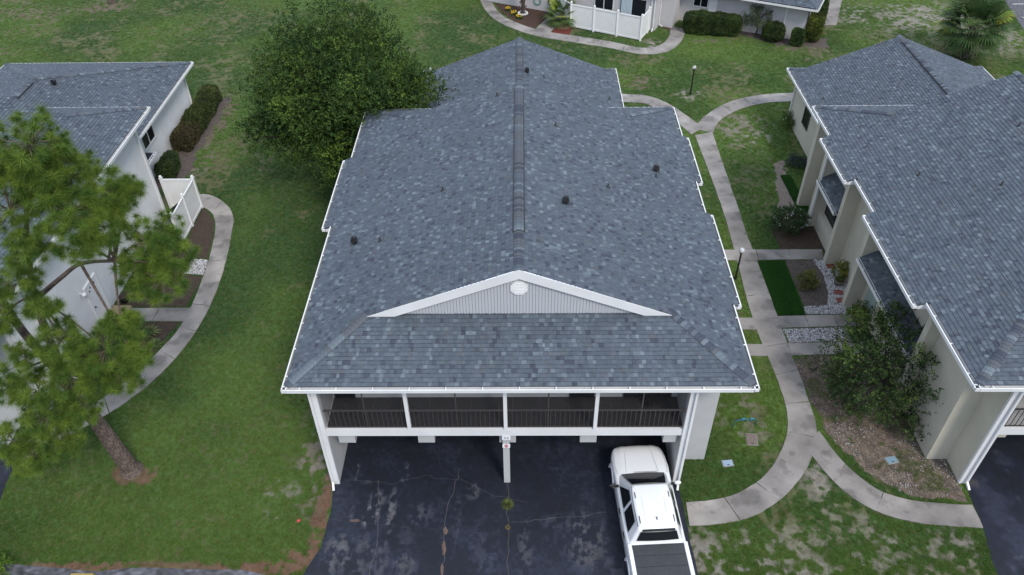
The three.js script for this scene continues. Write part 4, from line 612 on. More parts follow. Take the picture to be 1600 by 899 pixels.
function broadTree(name, label, cat, { x, z, cy, rx, ry, rz, trunkR, clumps, sprigs, leaf, w, dark, light, seed, lobes = [], gap = 0.25, group }) {
  const r = rng(seed), t = thing(name, label, cat, [x, 0, z], 0, group), L = new Leaves(), C = V3(0, cy, 0), limbs = [];
  part(t, 'trunk', tube([[0, -0.1, 0], [0.06, cy * 0.35, 0.04], [-0.05, cy * 0.7, -0.05], [0.02, cy * 1.15, 0.05]], trunkR, trunkR * 0.4, 9), M.barkGrey);
  const centres = [];
  for (let i = 0; i < clumps; i++) {
    const d = rdir(r); if (d.y < -0.75) d.y *= 0.5; const u = 0.45 + 0.55 * Math.pow(r(), 0.45), lump = 0.72 + 0.56 * vn(d.x * 3.3 + 7 + seed, d.y * 3.3 + d.z * 2.7 + 5);
    let sx = rx, sz = rz; const q = V3(d.x * sx, d.y * ry, d.z * sz).multiplyScalar(u * lump); for (const [lx, ly, lz, lr] of lobes) if (r() < lr) { q.multiplyScalar(0.28).add(V3(lx, ly, lz)); break; } centres.push([q.add(C), d, u]);
  }
  for (let i = 0; i < 16; i++) { const [q] = centres[Math.floor(r() * centres.length)]; const s = V3(0, cy * (0.4 + r() * 0.5), 0), m = s.clone().lerp(q, 0.5).add(V3(0, 0.25, 0)); limbs.push(tube([s, m, q], trunkR * 0.38, 0.02, 6, 3)); }
  part(t, 'limbs', limbs, M.barkGrey);
  for (const [q, d, u] of centres) {
    const mixT = r() * r(), col = [0, 1, 2].map(i => lerp(dark[i], light[i], mixT)), R = 0.36 * Math.min(rx, ry) / 2.2 * (0.7 + r() * 0.7);
    for (let s = 0; s < sprigs; s++) { const o = rdir(r).multiplyScalar(R * Math.cbrt(r())); const dir = o.clone().normalize().addScaledVector(d, 0.7).add(V3(0, 0.25, 0)).normalize(); sprig(L, q.clone().add(o), dir, r, 6, leaf * 2.2, leaf, w, col, 0.5); }
  }
  const c = part(t, 'crown', L.geo(), leafVC); c.userData.kind = 'stuff'; return t;
}
broadTree('leafy_tree', 'large round leafy tree overhanging the roof of the centre building', 'tree', { x: -9.4, z: -20.1, cy: 4.75, rx: 3.9, ry: 4.05, rz: 3.9, trunkR: 0.3, clumps: 800, sprigs: 24, leaf: 0.13, w: 0.075, dark: [0.019, 0.046, 0.011], light: [0.125, 0.2, 0.03], seed: 5, lobes: [[2.3, 1.5, 3.2, 0.06], [3.5, 1.3, 2.0, 0.07], [4.2, 0.9, 0.8, 0.04], [0.9, -2.2, 3.4, 0.05], [-3.2, -0.6, 2.0, 0.04]] });
broadTree('large_shrub', 'large loose dark green shrub at the corner of the right building', 'shrub', { x: 14.1, z: -3.9, cy: 1.8, rx: 2.35, ry: 1.8, rz: 2.1, trunkR: 0.09, clumps: 210, sprigs: 16, leaf: 0.11, w: 0.055, dark: [0.018, 0.04, 0.014], light: [0.125, 0.185, 0.038], seed: 8, lobes: [[1.5, 0.2, 1.6, 0.07], [-1.8, -0.3, 0.3, 0.05], [0.7, 1.3, -1.2, 0.05], [0.4, -0.9, 2.0, 0.05]] });
const flowerBush = broadTree('flowering_bush', 'round bush with pale flowers beside the right building', 'bush', { x: 13.45, z: -15.0, cy: 0.55, rx: 0.85, ry: 0.55, rz: 0.75, trunkR: 0.04, clumps: 70, sprigs: 12, leaf: 0.085, w: 0.045, dark: [0.03, 0.06, 0.02], light: [0.11, 0.17, 0.07], seed: 9 });
{ const F = new Leaves(), r = rng(19); for (let i = 0; i < 46; i++) { const d = rdir(r); d.y = Math.abs(d.y); const q = V3(d.x * 0.86, 0.55 + d.y * 0.58, d.z * 0.76); for (let m = 0; m < 5; m++) { const a = m * 1.257; F.leaf(q, V3(Math.cos(a), 0.35, Math.sin(a)).normalize(), V3(-Math.sin(a), 0, Math.cos(a)), 0.035, 0.028, [0.62, 0.58, 0.6]); } } part(flowerBush, 'blossoms', F.geo(), leafVC); }
broadTree('yellow_shrub', 'small yellow green shrub in the grey soil bed', 'shrub', { x: 13.1, z: -10.7, cy: 0.32, rx: 0.48, ry: 0.32, rz: 0.45, trunkR: 0.03, clumps: 32, sprigs: 10, leaf: 0.085, w: 0.04, dark: [0.09, 0.1, 0.03], light: [0.24, 0.24, 0.06], seed: 10 });
broadTree('yellow_shrub', 'yellow leaved plant against the buttress wall', 'shrub', { x: 14.85, z: -11.3, cy: 0.45, rx: 0.25, ry: 0.35, rz: 0.25, trunkR: 0.02, clumps: 14, sprigs: 9, leaf: 0.1, w: 0.05, dark: [0.12, 0.14, 0.03], light: [0.3, 0.3, 0.05], seed: 12 });
broadTree('porch_plant', 'yellow green leafy plant under the near porch canopy', 'plant', { x: 14.75, z: -8.3, cy: 0.55, rx: 0.28, ry: 0.45, rz: 0.28, trunkR: 0.02, clumps: 20, sprigs: 9, leaf: 0.12, w: 0.05, dark: [0.06, 0.09, 0.02], light: [0.26, 0.28, 0.05], seed: 13 });
broadTree('slender_bush', 'airy grey green bush standing between the far hedges', 'bush', { x: 17.0, z: -38.2, cy: 1.35, rx: 1.0, ry: 0.8, rz: 0.9, trunkR: 0.06, clumps: 60, sprigs: 12, leaf: 0.1, w: 0.04, dark: [0.035, 0.06, 0.03], light: [0.09, 0.12, 0.06], seed: 14 });
broadTree('wall_bush', 'small green bush at the far corner of the right building', 'bush', { x: 16.0, z: -25.2, cy: 0.4, rx: 0.4, ry: 0.4, rz: 0.5, trunkR: 0.02, clumps: 24, sprigs: 9, leaf: 0.08, w: 0.04, dark: [0.05, 0.1, 0.02], light: [0.16, 0.22, 0.04], seed: 15 });
broadTree('wall_bush', 'low blue green bush beside the wing of the right building', 'bush', { x: 15.4, z: -20.9, cy: 0.28, rx: 0.5, ry: 0.28, rz: 0.5, trunkR: 0.02, clumps: 24, sprigs: 9, leaf: 0.08, w: 0.04, dark: [0.03, 0.05, 0.045], light: [0.07, 0.1, 0.09], seed: 16 });
broadTree('roadside_bush', 'light green bush at the lower left corner by the road', 'bush', { x: -17.2, z: 3.55, cy: 0.35, rx: 0.55, ry: 0.4, rz: 0.5, trunkR: 0.03, clumps: 40, sprigs: 12, leaf: 0.06, w: 0.035, dark: [0.08, 0.15, 0.02], light: [0.25, 0.36, 0.05], seed: 17 });
broadTree('garden_bush', 'dark bush growing behind the pine trunk at the left wall', 'bush', { x: -17.3, z: -5.6, cy: 0.7, rx: 0.8, ry: 0.7, rz: 0.9, trunkR: 0.04, clumps: 70, sprigs: 12, leaf: 0.08, w: 0.05, dark: [0.022, 0.05, 0.02], light: [0.06, 0.11, 0.03], seed: 18 });
// clipped hedges: a twiggy core and a skin of small leaves
function hedge(label, x, z, sx, h, sz, turn, dark, light, seed, group = 'clipped hedges', round = 0.42) {
  const r = rng(seed), t = thing('hedge', label, 'hedge', [x, 0, z], turn, group), L = new Leaves();
  const ex = round < 0.5 ? 5 : 2.8, fit = d => { const k = Math.pow(Math.abs(d.x * 2) ** ex + Math.abs(d.y * 2) ** ex + Math.abs(d.z * 2) ** ex, -1 / ex); return V3(d.x * k * sx, (d.y * k + 0.5) * h, d.z * k * sz); };
  const core = new THREE.SphereGeometry(0.5, 20, 14), p = core.attributes.position;
  for (let i = 0; i < p.count; i++) { const q = fit(V3(p.getX(i), p.getY(i), p.getZ(i))); p.setXYZ(i, q.x * 0.8, q.y * 0.86, q.z * 0.8); } core.computeVertexNormals(); part(t, 'twigs', core, std({ color: lin((dark[0] + light[0]) / 2, (dark[1] + light[1]) / 2, (dark[2] + light[2]) / 2), roughness: 1 }));
  const A = [sx * sz, sx * h, sx * h, sz * h, sz * h], tot = A.reduce((u, v) => u + v, 0), n = Math.round(tot * 950);
  for (let i = 0; i < n; i++) {
    let f = r() * tot, k = 0; while (k < 4 && (f -= A[k]) > 0) k++; const u = r() - 0.5, v = r() - 0.5, d = k === 0 ? V3(u, 0.5, v) : k === 1 ? V3(u, v, 0.5) : k === 2 ? V3(u, v, -0.5) : k === 3 ? V3(0.5, v, u) : V3(-0.5, v, u), nrm = V3(Math.sign(d.x) * (Math.abs(d.x) * 2) ** 4, Math.sign(d.y) * (Math.abs(d.y) * 2) ** 4, Math.sign(d.z) * (Math.abs(d.z) * 2) ** 4).normalize();
    const q = fit(d), lump = vn(q.x * 2.6 + seed, q.y * 2.6 + q.z * 2.6) - 0.5; q.addScaledVector(nrm, lump * 0.22 - r() * 0.1); if (q.y < 0.02) q.y = 0.02;
    const dir = nrm.clone().addScaledVector(rdir(r), 1.0).normalize(), s = V3().crossVectors(dir, rdir(r)).normalize(), g = r() * vn(q.x * 3 + 9, q.z * 3 + q.y * 3) * 1.6, j = 0.7 + r() * 0.6; L.leaf(q, dir, s, 0.07 + r() * 0.05, 0.04 + r() * 0.025, [0, 1, 2].map(m => lerp(dark[m], light[m], clamp(g)) * j));
  }
  const c = part(t, 'foliage', L.geo(), leafVC); c.userData.kind = 'stuff'; return t;
}
const hd = [0.018, 0.036, 0.012], hl = [0.065, 0.1, 0.025];
hedge('long rounded hedge left of the airy bush at the back', 13.9, -38.7, 4.0, 1.35, 1.5, -0.2, hd, hl, 21);
hedge('round clipped bush right of the airy bush at the back', 18.0, -37.3, 1.6, 1.25, 1.3, -0.45, hd, hl, 22, 'clipped hedges', 0.8);
hedge('small box shaped hedge at the far building corner', 19.5, -36.4, 0.85, 1.15, 0.8, -0.45, hd, [0.07, 0.12, 0.025], 23);
hedge('tall yellow topped hedge beside the far walk', 20.9, -37.6, 1.1, 1.7, 2.2, -0.45, hd, [0.17, 0.2, 0.035], 24);
hedge('dark hedge behind the yellow topped hedge', 21.9, -40.2, 1.0, 1.5, 2.4, -0.45, hd, hl, 25);
hedge('long ragged hedge along the wing of the left building', -19.5, -26.7, 1.1, 1.15, 5.0, 0.02, [0.024, 0.036, 0.014], [0.09, 0.11, 0.03], 26);
hedge('reddish brown end of the hedge along the left wing', -19.55, -23.6, 1.05, 1.0, 2.0, 0.02, [0.03, 0.03, 0.016], [0.1, 0.085, 0.036], 27);
hedge('small dark bush beside the left patio fence', -19.45, -20.3, 0.8, 1.05, 1.9, 0.02, [0.02, 0.036, 0.014], hl, 28);
// pine
{
  const r = rng(31), t = thing('pine_tree', 'tall leaning pine with long needles in the left foreground', 'tree', [-14.27, 0, -0.56]), B = V3(-14.27, 0, -0.56), rel = p => V3(p[0], p[1], p[2]).sub(B);
  const clusters = [[-12.24, 13.74, -0.5, 0.99, 0.8], [-11.9, 12.46, -1.0, 0.82, 0.77], [-13.22, 12.05, 0.0, 0.58, 1.08], [-11.75, 11.93, 0.0, 0.92, 0.7], [-11.64, 11.0, 0.3, 0.65, 0.48], [-10.53, 11.81, -1.2, 0.31, 0.38], [-10.97, 11.42, -1.0, 0.44, 0.35], [-10.23, 10.46, -0.8, 0.81, 0.81], [-10.22, 9.35, -0.3, 0.95, 0.69], [-10.92, 9.42, -0.5, 0.55, 0.73], [-12.37, 7.14, 0.2, 1.05, 0.8], [-13.58, 6.31, 0.6, 0.87, 0.74], [-12.25, 5.97, 0.3, 0.75, 0.47], [-14.62, 4.99, 1.0, 0.83, 0.83], [-15.79, 3.15, 1.2, 0.66, 0.66], [-15.36, 6.25, 0.8, 0.42, 0.77], [-13.75, 9.97, 0.4, 0.67, 0.53], [-13.35, 9.11, 0.5, 0.54, 0.36], [-14.56, 8.72, 0.6, 0.36, 0.72], [-13.4, 7.75, 0.4, 0.71, 0.56], [-14.61, 5.96, 0.8, 0.68, 0.68], [-11.67, 8.0, 0.0, 0.53, 0.41], [-13.58, 5.06, 0.8, 0.6, 0.56], [-12.27, 12.96, -0.4, 0.66, 0.57], [-11.42, 11.82, -0.3, 0.59, 0.51], [-12.19, 12.43, -0.3, 0.66, 0.66], [-11.16, 12.02, -0.9, 0.52, 0.6], [-13.09, 10.93, 0.2, 0.68, 0.51], [-11.1, 11.15, -0.2, 0.52, 0.43], [-13.05, 13.25, -0.4, 0.49, 0.73], [-12.07, 13.09, -0.8, 0.66, 0.66], [-9.81, 9.96, -0.7, 0.64, 0.64], [-13.04, 6.94, 0.4, 0.57, 0.57], [-14.5, 7.26, 0.7, 0.56, 0.47], [-14.62, 3.85, 1.1, 0.71, 0.61], [-16.06, 3.98, 1.2, 0.51, 0.71], [-11.64, 6.72, 0.2, 0.48, 0.48]];
  const T = (pts, a, b) => tube(pts.map(rel), a, b, 8, 4);
  part(t, 'trunk', [tube([[0.03, -0.12, 0.05], [0, 0.12, 0], [-0.06, 0.7, 0], [-0.13, 1.33, 0], [-0.25, 2.58, 0], [-0.5, 4.3, 0.02]], 0.33, 0.2, 12, 5), cyl(0.46, 0.3, 0.3, 0.03, -0.06, 0.02, 12)], M.bark);
  part(t, 'limb', T([[-14.75, 4.2, -0.55], [-14.94, 5.94, -0.5], [-15.18, 7.07, -0.5], [-15.25, 8.6, -0.5], [-14.9, 10.2, -0.4], [-13.8, 11.6, -0.2]], 0.17, 0.05), M.bark);
  part(t, 'limb', T([[-14.75, 4.2, -0.57], [-14.72, 5.6, -0.6], [-14.6, 6.8, -0.6], [-14.3, 8.6, -0.6], [-13.7, 10.5, -0.6], [-13.0, 12.2, -0.6], [-12.3, 13.6, -0.5]], 0.16, 0.035), M.bark);
  part(t, 'limb', T([[-14.35, 8.4, -0.6], [-13.2, 9.3, -0.55], [-12.4, 9.85, -0.5], [-11.4, 9.95, -0.5], [-10.5, 9.9, -0.5]], 0.085, 0.035), M.bark);
  part(t, 'limb', T([[-11.6, 9.9, -0.5], [-11.3, 10.7, -0.8], [-10.9, 11.3, -1.0], [-10.5, 11.8, -1.2]], 0.04, 0.018), M.bark);
  const twigs = [], spots = [], mains = [[-14.3, 8.6, -0.6], [-13.7, 10.5, -0.6], [-14.7, 5.6, -0.58], [-12.4, 9.85, -0.5], [-13.0, 12.2, -0.6], [-14.94, 5.94, -0.5], [-11.4, 9.95, -0.5], [-14.7, 4.4, -0.55]];
  for (const [cx, cy, cz, rx, ry] of clusters) {
    const C = V3(cx, cy, cz), near = mains.map(m => V3(...m)).sort((a, b) => a.distanceTo(C) - b.distanceTo(C))[0];
    const mid = near.clone().lerp(C, 0.55).add(V3(0, 0.15, 0)); twigs.push(T([near.toArray(), mid.toArray(), C.toArray()], 0.045, 0.018));
    const n = Math.round(26 + rx * ry * 62); for (let i = 0; i < n; i++) { const d = rdir(r); if (d.y < 0) d.y *= 0.6; const u = Math.cbrt(0.1 + 0.9 * r()) * (0.85 + 0.35 * r()); const q = C.clone().add(V3(d.x * rx * u, d.y * ry * u, d.z * (rx + ry) / 2 * u)); spots.push([q, q.clone().sub(C).normalize()]); if (i % 3 === 0) twigs.push(tube([rel(C.clone().lerp(q, 0.15).toArray()), rel(C.clone().lerp(q, 0.6).add(V3(0, -0.06, 0)).toArray()), rel(q.toArray())], 0.016, 0.008, 5, 2)); }
  }
  part(t, 'branches', twigs, M.bark);
  const L = new Leaves(), rr = rng(3); // one tuft, repeated
  for (let i = 0; i < 150; i++) { const d = rdir(rr); d.y = d.y * 0.9 + 0.42; d.normalize(); const s = V3().crossVectors(d, rdir(rr)).normalize(), l = 0.22 + rr() * 0.12, tip = d.clone().multiplyScalar(l).add(V3(0, -0.035, 0)), j = 0.75 + rr() * 0.5, b0 = V3(0, -0.06 + rr() * 0.14, 0); L.tri(b0.clone().addScaledVector(s, 0.005), b0.clone().addScaledVector(s, -0.005), tip, [j, j, j]); }
  const im = new THREE.InstancedMesh(L.geo(), leafVC, spots.length), o = new THREE.Object3D(), c = new THREE.Color();
  spots.forEach(([q, d], i) => { o.position.copy(q).sub(B); const up = d.clone().multiplyScalar(0.8).add(V3(0, 0.9, 0)).addScaledVector(rdir(r), 0.3).normalize(); o.quaternion.setFromUnitVectors(V3(0, 1, 0), up); o.rotateY(r() * 6); o.scale.setScalar(0.65 + r() * 0.5); o.updateMatrix(); im.setMatrixAt(i, o.matrix); const f = r(); c.setRGB(lerp(0.042, 0.15, f), lerp(0.092, 0.225, f), lerp(0.016, 0.032, f)); im.setColorAt(i, c); });
  im.name = 'needles'; im.userData.kind = 'stuff'; shade(im); t.add(im);
}
{ // far pine trunk just inside the upper edge
  const t = thing('pine_tree', 'distant pine of which only the trunk foot shows at the top edge', 'tree', [-32.6, 0, -45.4]), r = rng(71), L = new Leaves(); part(t, 'trunk', tube([[0, -0.1, 0], [0.1, 3, 0], [0, 8, 0.2]], 0.3, 0.14, 9), M.bark);
  for (let i = 0; i < 500; i++) { const q = V3((r() - 0.5) * 4, 8 + r() * 3.5, (r() - 0.5) * 4); sprig(L, q, rdir(r), r, 6, 0.3, 0.3, 0.03, [0.05, 0.09, 0.025], 0.5); } part(t, 'crown', L.geo(), leafVC).userData.kind = 'stuff';
}
// fan palms
function fanPalm(name, label, x, z, h, R, fronds, seed, group, trunkR = 0.2, col = [0.04, 0.075, 0.022]) {
  const r = rng(seed), t = thing(name, label, 'palm', [x, 0, z], 0, group), C = V3(-0.05, h, 0);
  part(t, 'trunk', tube([[0, -0.1, 0], [0.03, h * 0.4, 0.02], [-0.05, h, 0]], trunkR * 1.05, trunkR * 0.85, 10), M.barkGrey);
  const boot = bx(-0.05, 0.05, 0, 0.3, -0.012, 0.02), boots = []; for (let k = 0; k < 46 && h > 1; k++) { const g = boot.clone(); g.rotateX(0.42); g.rotateZ((k & 1 ? 1 : -1) * 0.5); g.translate(0, 0, trunkR * 0.95); g.rotateY(k * 2.4); g.translate(0, 0.25 + (h - 0.4) * k / 46, 0); boots.push(g); } if (boots.length) part(t, 'leaf_boots', boots, std({ color: lin(0.26, 0.2, 0.19), map: texBark, roughness: 1 }));
  for (let k = 0; k < fronds; k++) {
    const L = new Leaves(), az = k * 2.4 + r() * 0.5, el = lerp(1.25, -0.75, Math.pow((k + 0.5) / fronds, 0.8)), d = V3(Math.cos(az) * Math.cos(el), Math.sin(el), Math.sin(az) * Math.cos(el)), side = V3(-Math.sin(az), 0, Math.cos(az)), up = V3().crossVectors(side, d).normalize(); if (up.y < 0) up.negate();
    const pl = R * (0.42 + r() * 0.12), q = C.clone().addScaledVector(d, pl), fl = R * (0.5 + r() * 0.12), dead = k > fronds - 3 ? 1 : 0, yl = r() < 0.06 ? 1 : 0, j = 0.75 + r() * 0.6, cc = dead ? [0.14, 0.11, 0.06] : yl ? [0.2, 0.24, 0.03] : col.map(v => v * j);
    for (let m = 0; m < 26; m++) { const a = lerp(-1.9, 1.9, m / 25), ld = d.clone().multiplyScalar(Math.cos(a)).addScaledVector(side, Math.sin(a)).addScaledVector(up, 0.18 * Math.cos(a)).normalize(), l = fl * (0.75 + 0.25 * Math.cos(a)) * (0.9 + r() * 0.2), ws = V3().crossVectors(ld, up).normalize(), p1 = q.clone().addScaledVector(ld, l * 0.6), p2 = q.clone().addScaledVector(ld, l).add(V3(0, -l * (0.16 + r() * 0.12), 0)), w = 0.022 * R / 1.3 + 0.008; const a1 = p1.clone().addScaledVector(ws, w), b1 = p1.clone().addScaledVector(ws, -w); const v = cc.map(s => s * (0.8 + r() * 0.4)); L.tri(q, a1, b1, v); L.tri(a1, p2, b1, v); }
    const f = part(t, 'frond', L.geo(), leafVC); part(f, 'stalk', tube([C.clone(), C.clone().lerp(q, 0.5).add(V3(0, 0.03, 0)), q], 0.018, 0.012, 5, 2), std({ color: lin(0.09, 0.12, 0.035), roughness: 0.7 }));
  }
  return t;
}
fanPalm('fan_palm', 'stout fan palm with rough trunk behind the right building', 30.2, -34.2, 2.3, 2.55, 40, 41, 'fan palms', 0.24);
fanPalm('fan_palm', 'small bushy fan palm in the red mulch by the back fence', 3.2, -40.5, 0.75, 1.5, 26, 42, 'fan palms', 0.12, [0.07, 0.11, 0.03]);
fanPalm('fan_palm', 'slim grey palm trunk in the brown mulch bed with white stone ring', 0.23, -42.45, 5.2, 1.6, 22, 43, 'fan palms', 0.15);
fanPalm('fan_palm', 'small fan palm among the spiky plants at the left building', -16.7, -7.4, 0.55, 0.95, 18, 44, 'fan palms', 0.07, [0.06, 0.1, 0.025]);
// spiky rosettes
function rosette(label, x, z, R, n, seed, col, name = 'spiky_plant', wk = 0.05) { const r = rng(seed), t = thing(name, label, 'plant', [x, 0, z], 0, 'spiky plants'), L = new Leaves(); for (let k = 0; k < n; k++) { const az = k * 2.4, el = lerp(1.3, 0.2, k / n), d = V3(Math.cos(az) * Math.cos(el), Math.sin(el), Math.sin(az) * Math.cos(el)), s = V3(-Math.sin(az), 0, Math.cos(az)), m = d.clone().multiplyScalar(R * 0.6), e = d.clone().multiplyScalar(R).add(V3(0, -R * 0.18, 0)), w = R * wk + 0.004, j = 0.7 + r() * 0.7, c = col.map(v => v * j), a = m.clone().addScaledVector(s, w), b = m.clone().addScaledVector(s, -w), o = V3(0, 0.05, 0); L.tri(o, a, b, c); L.tri(a, e, b, c); } part(t, 'leaves', L.geo(), leafVC); part(t, 'stem', cyl(0.05, 0.04, 0.1, 0, -0.02, 0, 8), M.barkGrey); }
rosette('spiky yellow green plant at the front of the left soil bed', -16.1, -7.6, 0.6, 40, 51, [0.14, 0.17, 0.06]);
rosette('spiky green plant behind the yellow green one in the left bed', -16.9, -6.6, 0.6, 36, 52, [0.06, 0.11, 0.03]);
rosette('low spiky plant at the path corner of the left bed', -15.6, -7.0, 0.4, 30, 53, [0.1, 0.14, 0.05]);
rosette('tuft of grass weed sprouting from the driveway crack', -0.45, 0.94, 0.3, 150, 54, [0.1, 0.12, 0.035], 'weed_tuft', 0.008);
rosette('tiny dry weed in the driveway crack near the camera', -0.43, 1.82, 0.13, 60, 55, [0.16, 0.13, 0.05], 'weed_tuft', 0.01);
[[-0.9, -43.0, 'left'], [-0.45, -42.2, 'middle'], [-0.05, -41.5, 'right']].forEach(([x, z, w], k) => { const r = rng(60 + k), t = thing('yellow_flowers', w + ' of three yellow flower clumps in the brown mulch bed', 'flowers', [x, 0, z], 0, 'yellow flower clumps'), L = new Leaves(), F = new Leaves(); for (let i = 0; i < 60; i++) sprig(L, V3((r() - 0.5) * 0.4, r() * 0.2, (r() - 0.5) * 0.4), rdir(r), r, 4, 0.1, 0.08, 0.04, [0.04, 0.08, 0.02], 0.5); for (let i = 0; i < 26; i++) { const q = V3((r() - 0.5) * 0.42, 0.2 + r() * 0.1, (r() - 0.5) * 0.42); for (let m = 0; m < 6; m++) { const a = m * 1.047; F.leaf(q, V3(Math.cos(a), 0.3, Math.sin(a)).normalize(), V3(-Math.sin(a), 0, Math.cos(a)), 0.06, 0.04, [0.6, 0.4, 0.02]); } } part(t, 'leaves', L.geo(), leafVC); part(t, 'blossoms', F.geo(), leafVC); });

// ---------------------------------------------------------------- pickup truck
{
  const TL = 5.75, t = thing('pickup_truck', 'white crew cab pickup truck with black bed cover parked in the carport', 'truck', [4.155, 0.0, -1.0], 0.055);   // local z from 0 (nose) to the tail
  const paint = new THREE.MeshPhysicalMaterial({ color: lin(0.8, 0.81, 0.82), roughness: 0.32, clearcoat: 0.8, clearcoatRoughness: 0.08 });
  const trim = std({ color: lin(0.015, 0.015, 0.016), roughness: 0.5 }), cover = std({ color: lin(0.05, 0.053, 0.06), roughness: 0.55, map: texGrain });
  // body: stations [z, half width, belt height, crown height]
  const S = [[0, 0.6, 0.66, 0.7], [0.03, 0.72, 0.8, 0.84], [0.1, 0.82, 0.9, 0.95], [0.24, 0.9, 0.95, 1.02], [0.42, 0.945, 0.98, 1.055], [0.6, 0.97, 1.0, 1.075], [0.85, 0.985, 1.02, 1.095], [1.15, 0.985, 1.04, 1.115], [1.42, 0.98, 1.06, 1.13], [1.6, 0.98, 1.06, 1.1], [2.4, 0.985, 1.06, 1.1], [3.3, 0.985, 1.06, 1.1], [4.0, 0.985, 1.07, 1.1], [4.06, 0.985, 1.15, 1.14], [4.4, 0.99, 1.17, 1.15], [5.2, 0.985, 1.17, 1.15], [5.6, 0.97, 1.17, 1.15], [5.72, 0.95, 1.12, 1.1], [5.75, 0.9, 0.9, 0.9]];
  const ring = ([z, w, b, c], k) => { const lo = k === 0 || k === S.length - 1 ? 0.5 : 0.34, hood = z < 1.5; const R = [[w * 0.93, lo], [w * 0.985, lo + 0.12], [w, (lo + b) / 2 + 0.08], [w * 0.985, b - 0.1], [w * 0.955, b - 0.03], [w * 0.9, b], [w * 0.74, hood ? lerp(b, c, 0.6) : b], [w * 0.62, hood ? c + 0.004 : c], [w * 0.52, hood ? c - 0.014 : c], [w * 0.25, hood ? c + 0.004 : c], [0, hood ? c + 0.008 : c]]; return R.map(([x, y]) => [x, y]).concat(R.slice(0, -1).reverse().map(([x, y]) => [-x, y])); };
  const pos = [], ix = [], rings = S.map(ring), n = rings[0].length; rings.forEach((R, i) => R.forEach(([x, y]) => pos.push(x, y, S[i][0]))); for (let i = 0; i + 1 < S.length; i++) for (let k = 0; k + 1 < n; k++) { const a = i * n + k, b = a + n; ix.push(a, a + 1, b, b, a + 1, b + 1); }
  for (const i of [0, S.length - 1]) { const c = pos.length / 3; pos.push(0, 0.62, S[i][0]); for (let k = 0; k + 1 < n; k++) ix.push(c, i * n + k, i * n + k + 1); }
  const g = new THREE.BufferGeometry(); g.setAttribute('position', new THREE.Float32BufferAttribute(pos, 3)); g.setIndex(ix); g.computeVertexNormals(); part(t, 'body', g, paint);
  part(t, 'underbody', bx(-0.8, 0.8, 0.28, 0.5, 0.3, 5.5), trim);
  part(t, 'front_bumper', [new THREE.CapsuleGeometry(0.13, 1.25, 4, 12).rotateZ(Math.PI / 2).translate(0, 0.52, 0.12)], trim); part(t, 'grille', bx(-0.5, 0.5, 0.62, 0.8, -0.012, 0.05), trim);
  for (const s of [1, -1]) part(t, 'headlight', new THREE.SphereGeometry(0.13, 14, 10).scale(1.2, 0.8, 0.9).translate(s * 0.7, 0.82, 0.13), M.glassDark);
  // fender flares
  for (const s of [1, -1]) for (const z of [0.98, 4.62]) { const f = new THREE.TorusGeometry(0.43, 0.05, 8, 20, Math.PI); f.rotateY(Math.PI / 2); f.translate(s * 0.965, 0.39, z); part(t, 'fender_flare', f, paint); }
  // cab shell: lower ring at the belt, upper ring at the roof edge
  const cabS = [[[0.8, 1.4], [0.86, 1.75], [0.9, 2.4], [0.9, 3.3], [0.87, 3.95], [0.78, 4.08]], [[0.575, 2.3], [0.61, 2.42], [0.635, 2.8], [0.635, 3.3], [0.625, 3.8], [0.59, 3.97]]];
  const cg = (() => { const P = [], I = []; const lo = cabS[0].concat(cabS[0].slice().reverse().map(([x, z]) => [-x, z])), hi = cabS[1].concat(cabS[1].slice().reverse().map(([x, z]) => [-x, z])), m = lo.length; lo.forEach(([x, z]) => P.push(x, 1.07, z)); lo.forEach(([x, z], i) => P.push(lerp(x, hi[i][0], 0.88), 1.07 + 0.67 * 0.9, lerp(z, hi[i][1], 0.9))); hi.forEach(([x, z]) => P.push(x, 1.77, z)); hi.forEach(([x, z]) => P.push(x * 0.86, 1.81, lerp(z, 3.1, 0.1))); P.push(0, 1.835, 3.1); for (let L = 0; L < 3; L++) for (let i = 0; i < m; i++) { const j = (i + 1) % m, a = L * m + i, b = L * m + j; I.push(a, a + m, b, b, a + m, b + m); } for (let i = 0; i < m; i++) I.push(3 * m + i, 4 * m, 3 * m + (i + 1) % m); const q = new THREE.BufferGeometry(); q.setAttribute('position', new THREE.Float32BufferAttribute(P, 3)); q.setIndex(I); q.computeVertexNormals(); return q; })(); part(t, 'cab', cg, paint);
  const quad = (a, b, c, d, off, m, name, nx, rows = 3) => { const P = [], I = []; for (let j = 0; j <= rows; j++) for (let i = 0; i <= 8; i++) { const u = i / 8, v = j / rows; const p = V3(...a).lerp(V3(...b), u).lerp(V3(...d).lerp(V3(...c), u), v).addScaledVector(nx, off + (name.includes('w') ? 0.03 * (1 - Math.pow(2 * u - 1, 2)) : 0)); P.push(p.x, p.y, p.z); } for (let j = 0; j < rows; j++) for (let i = 0; i < 8; i++) { const k = j * 9 + i; I.push(k, k + 1, k + 9, k + 9, k + 1, k + 10); } const q = new THREE.BufferGeometry(); q.setAttribute('position', new THREE.Float32BufferAttribute(P, 3)); q.setIndex(I); q.computeVertexNormals(); return part(t, name, q, m); };
  quad([-0.74, 1.12, 1.42], [0.74, 1.12, 1.42], [0.56, 1.75, 2.27], [-0.56, 1.75, 2.27], 0.012, M.glassDark, 'windshield', V3(0, 0.8, -0.6));
  quad([-0.68, 1.3, 4.06], [0.68, 1.3, 4.06], [0.57, 1.7, 4.0], [-0.57, 1.7, 4.0], 0.012, M.glassDark, 'rear_window', V3(0, 0.2, 0.98));
  part(t, 'wiper', [tube([[-0.3, 1.15, 1.36], [0.1, 1.17, 1.38], [0.5, 1.15, 1.37]], 0.008, 0.008, 5, 2)], trim);
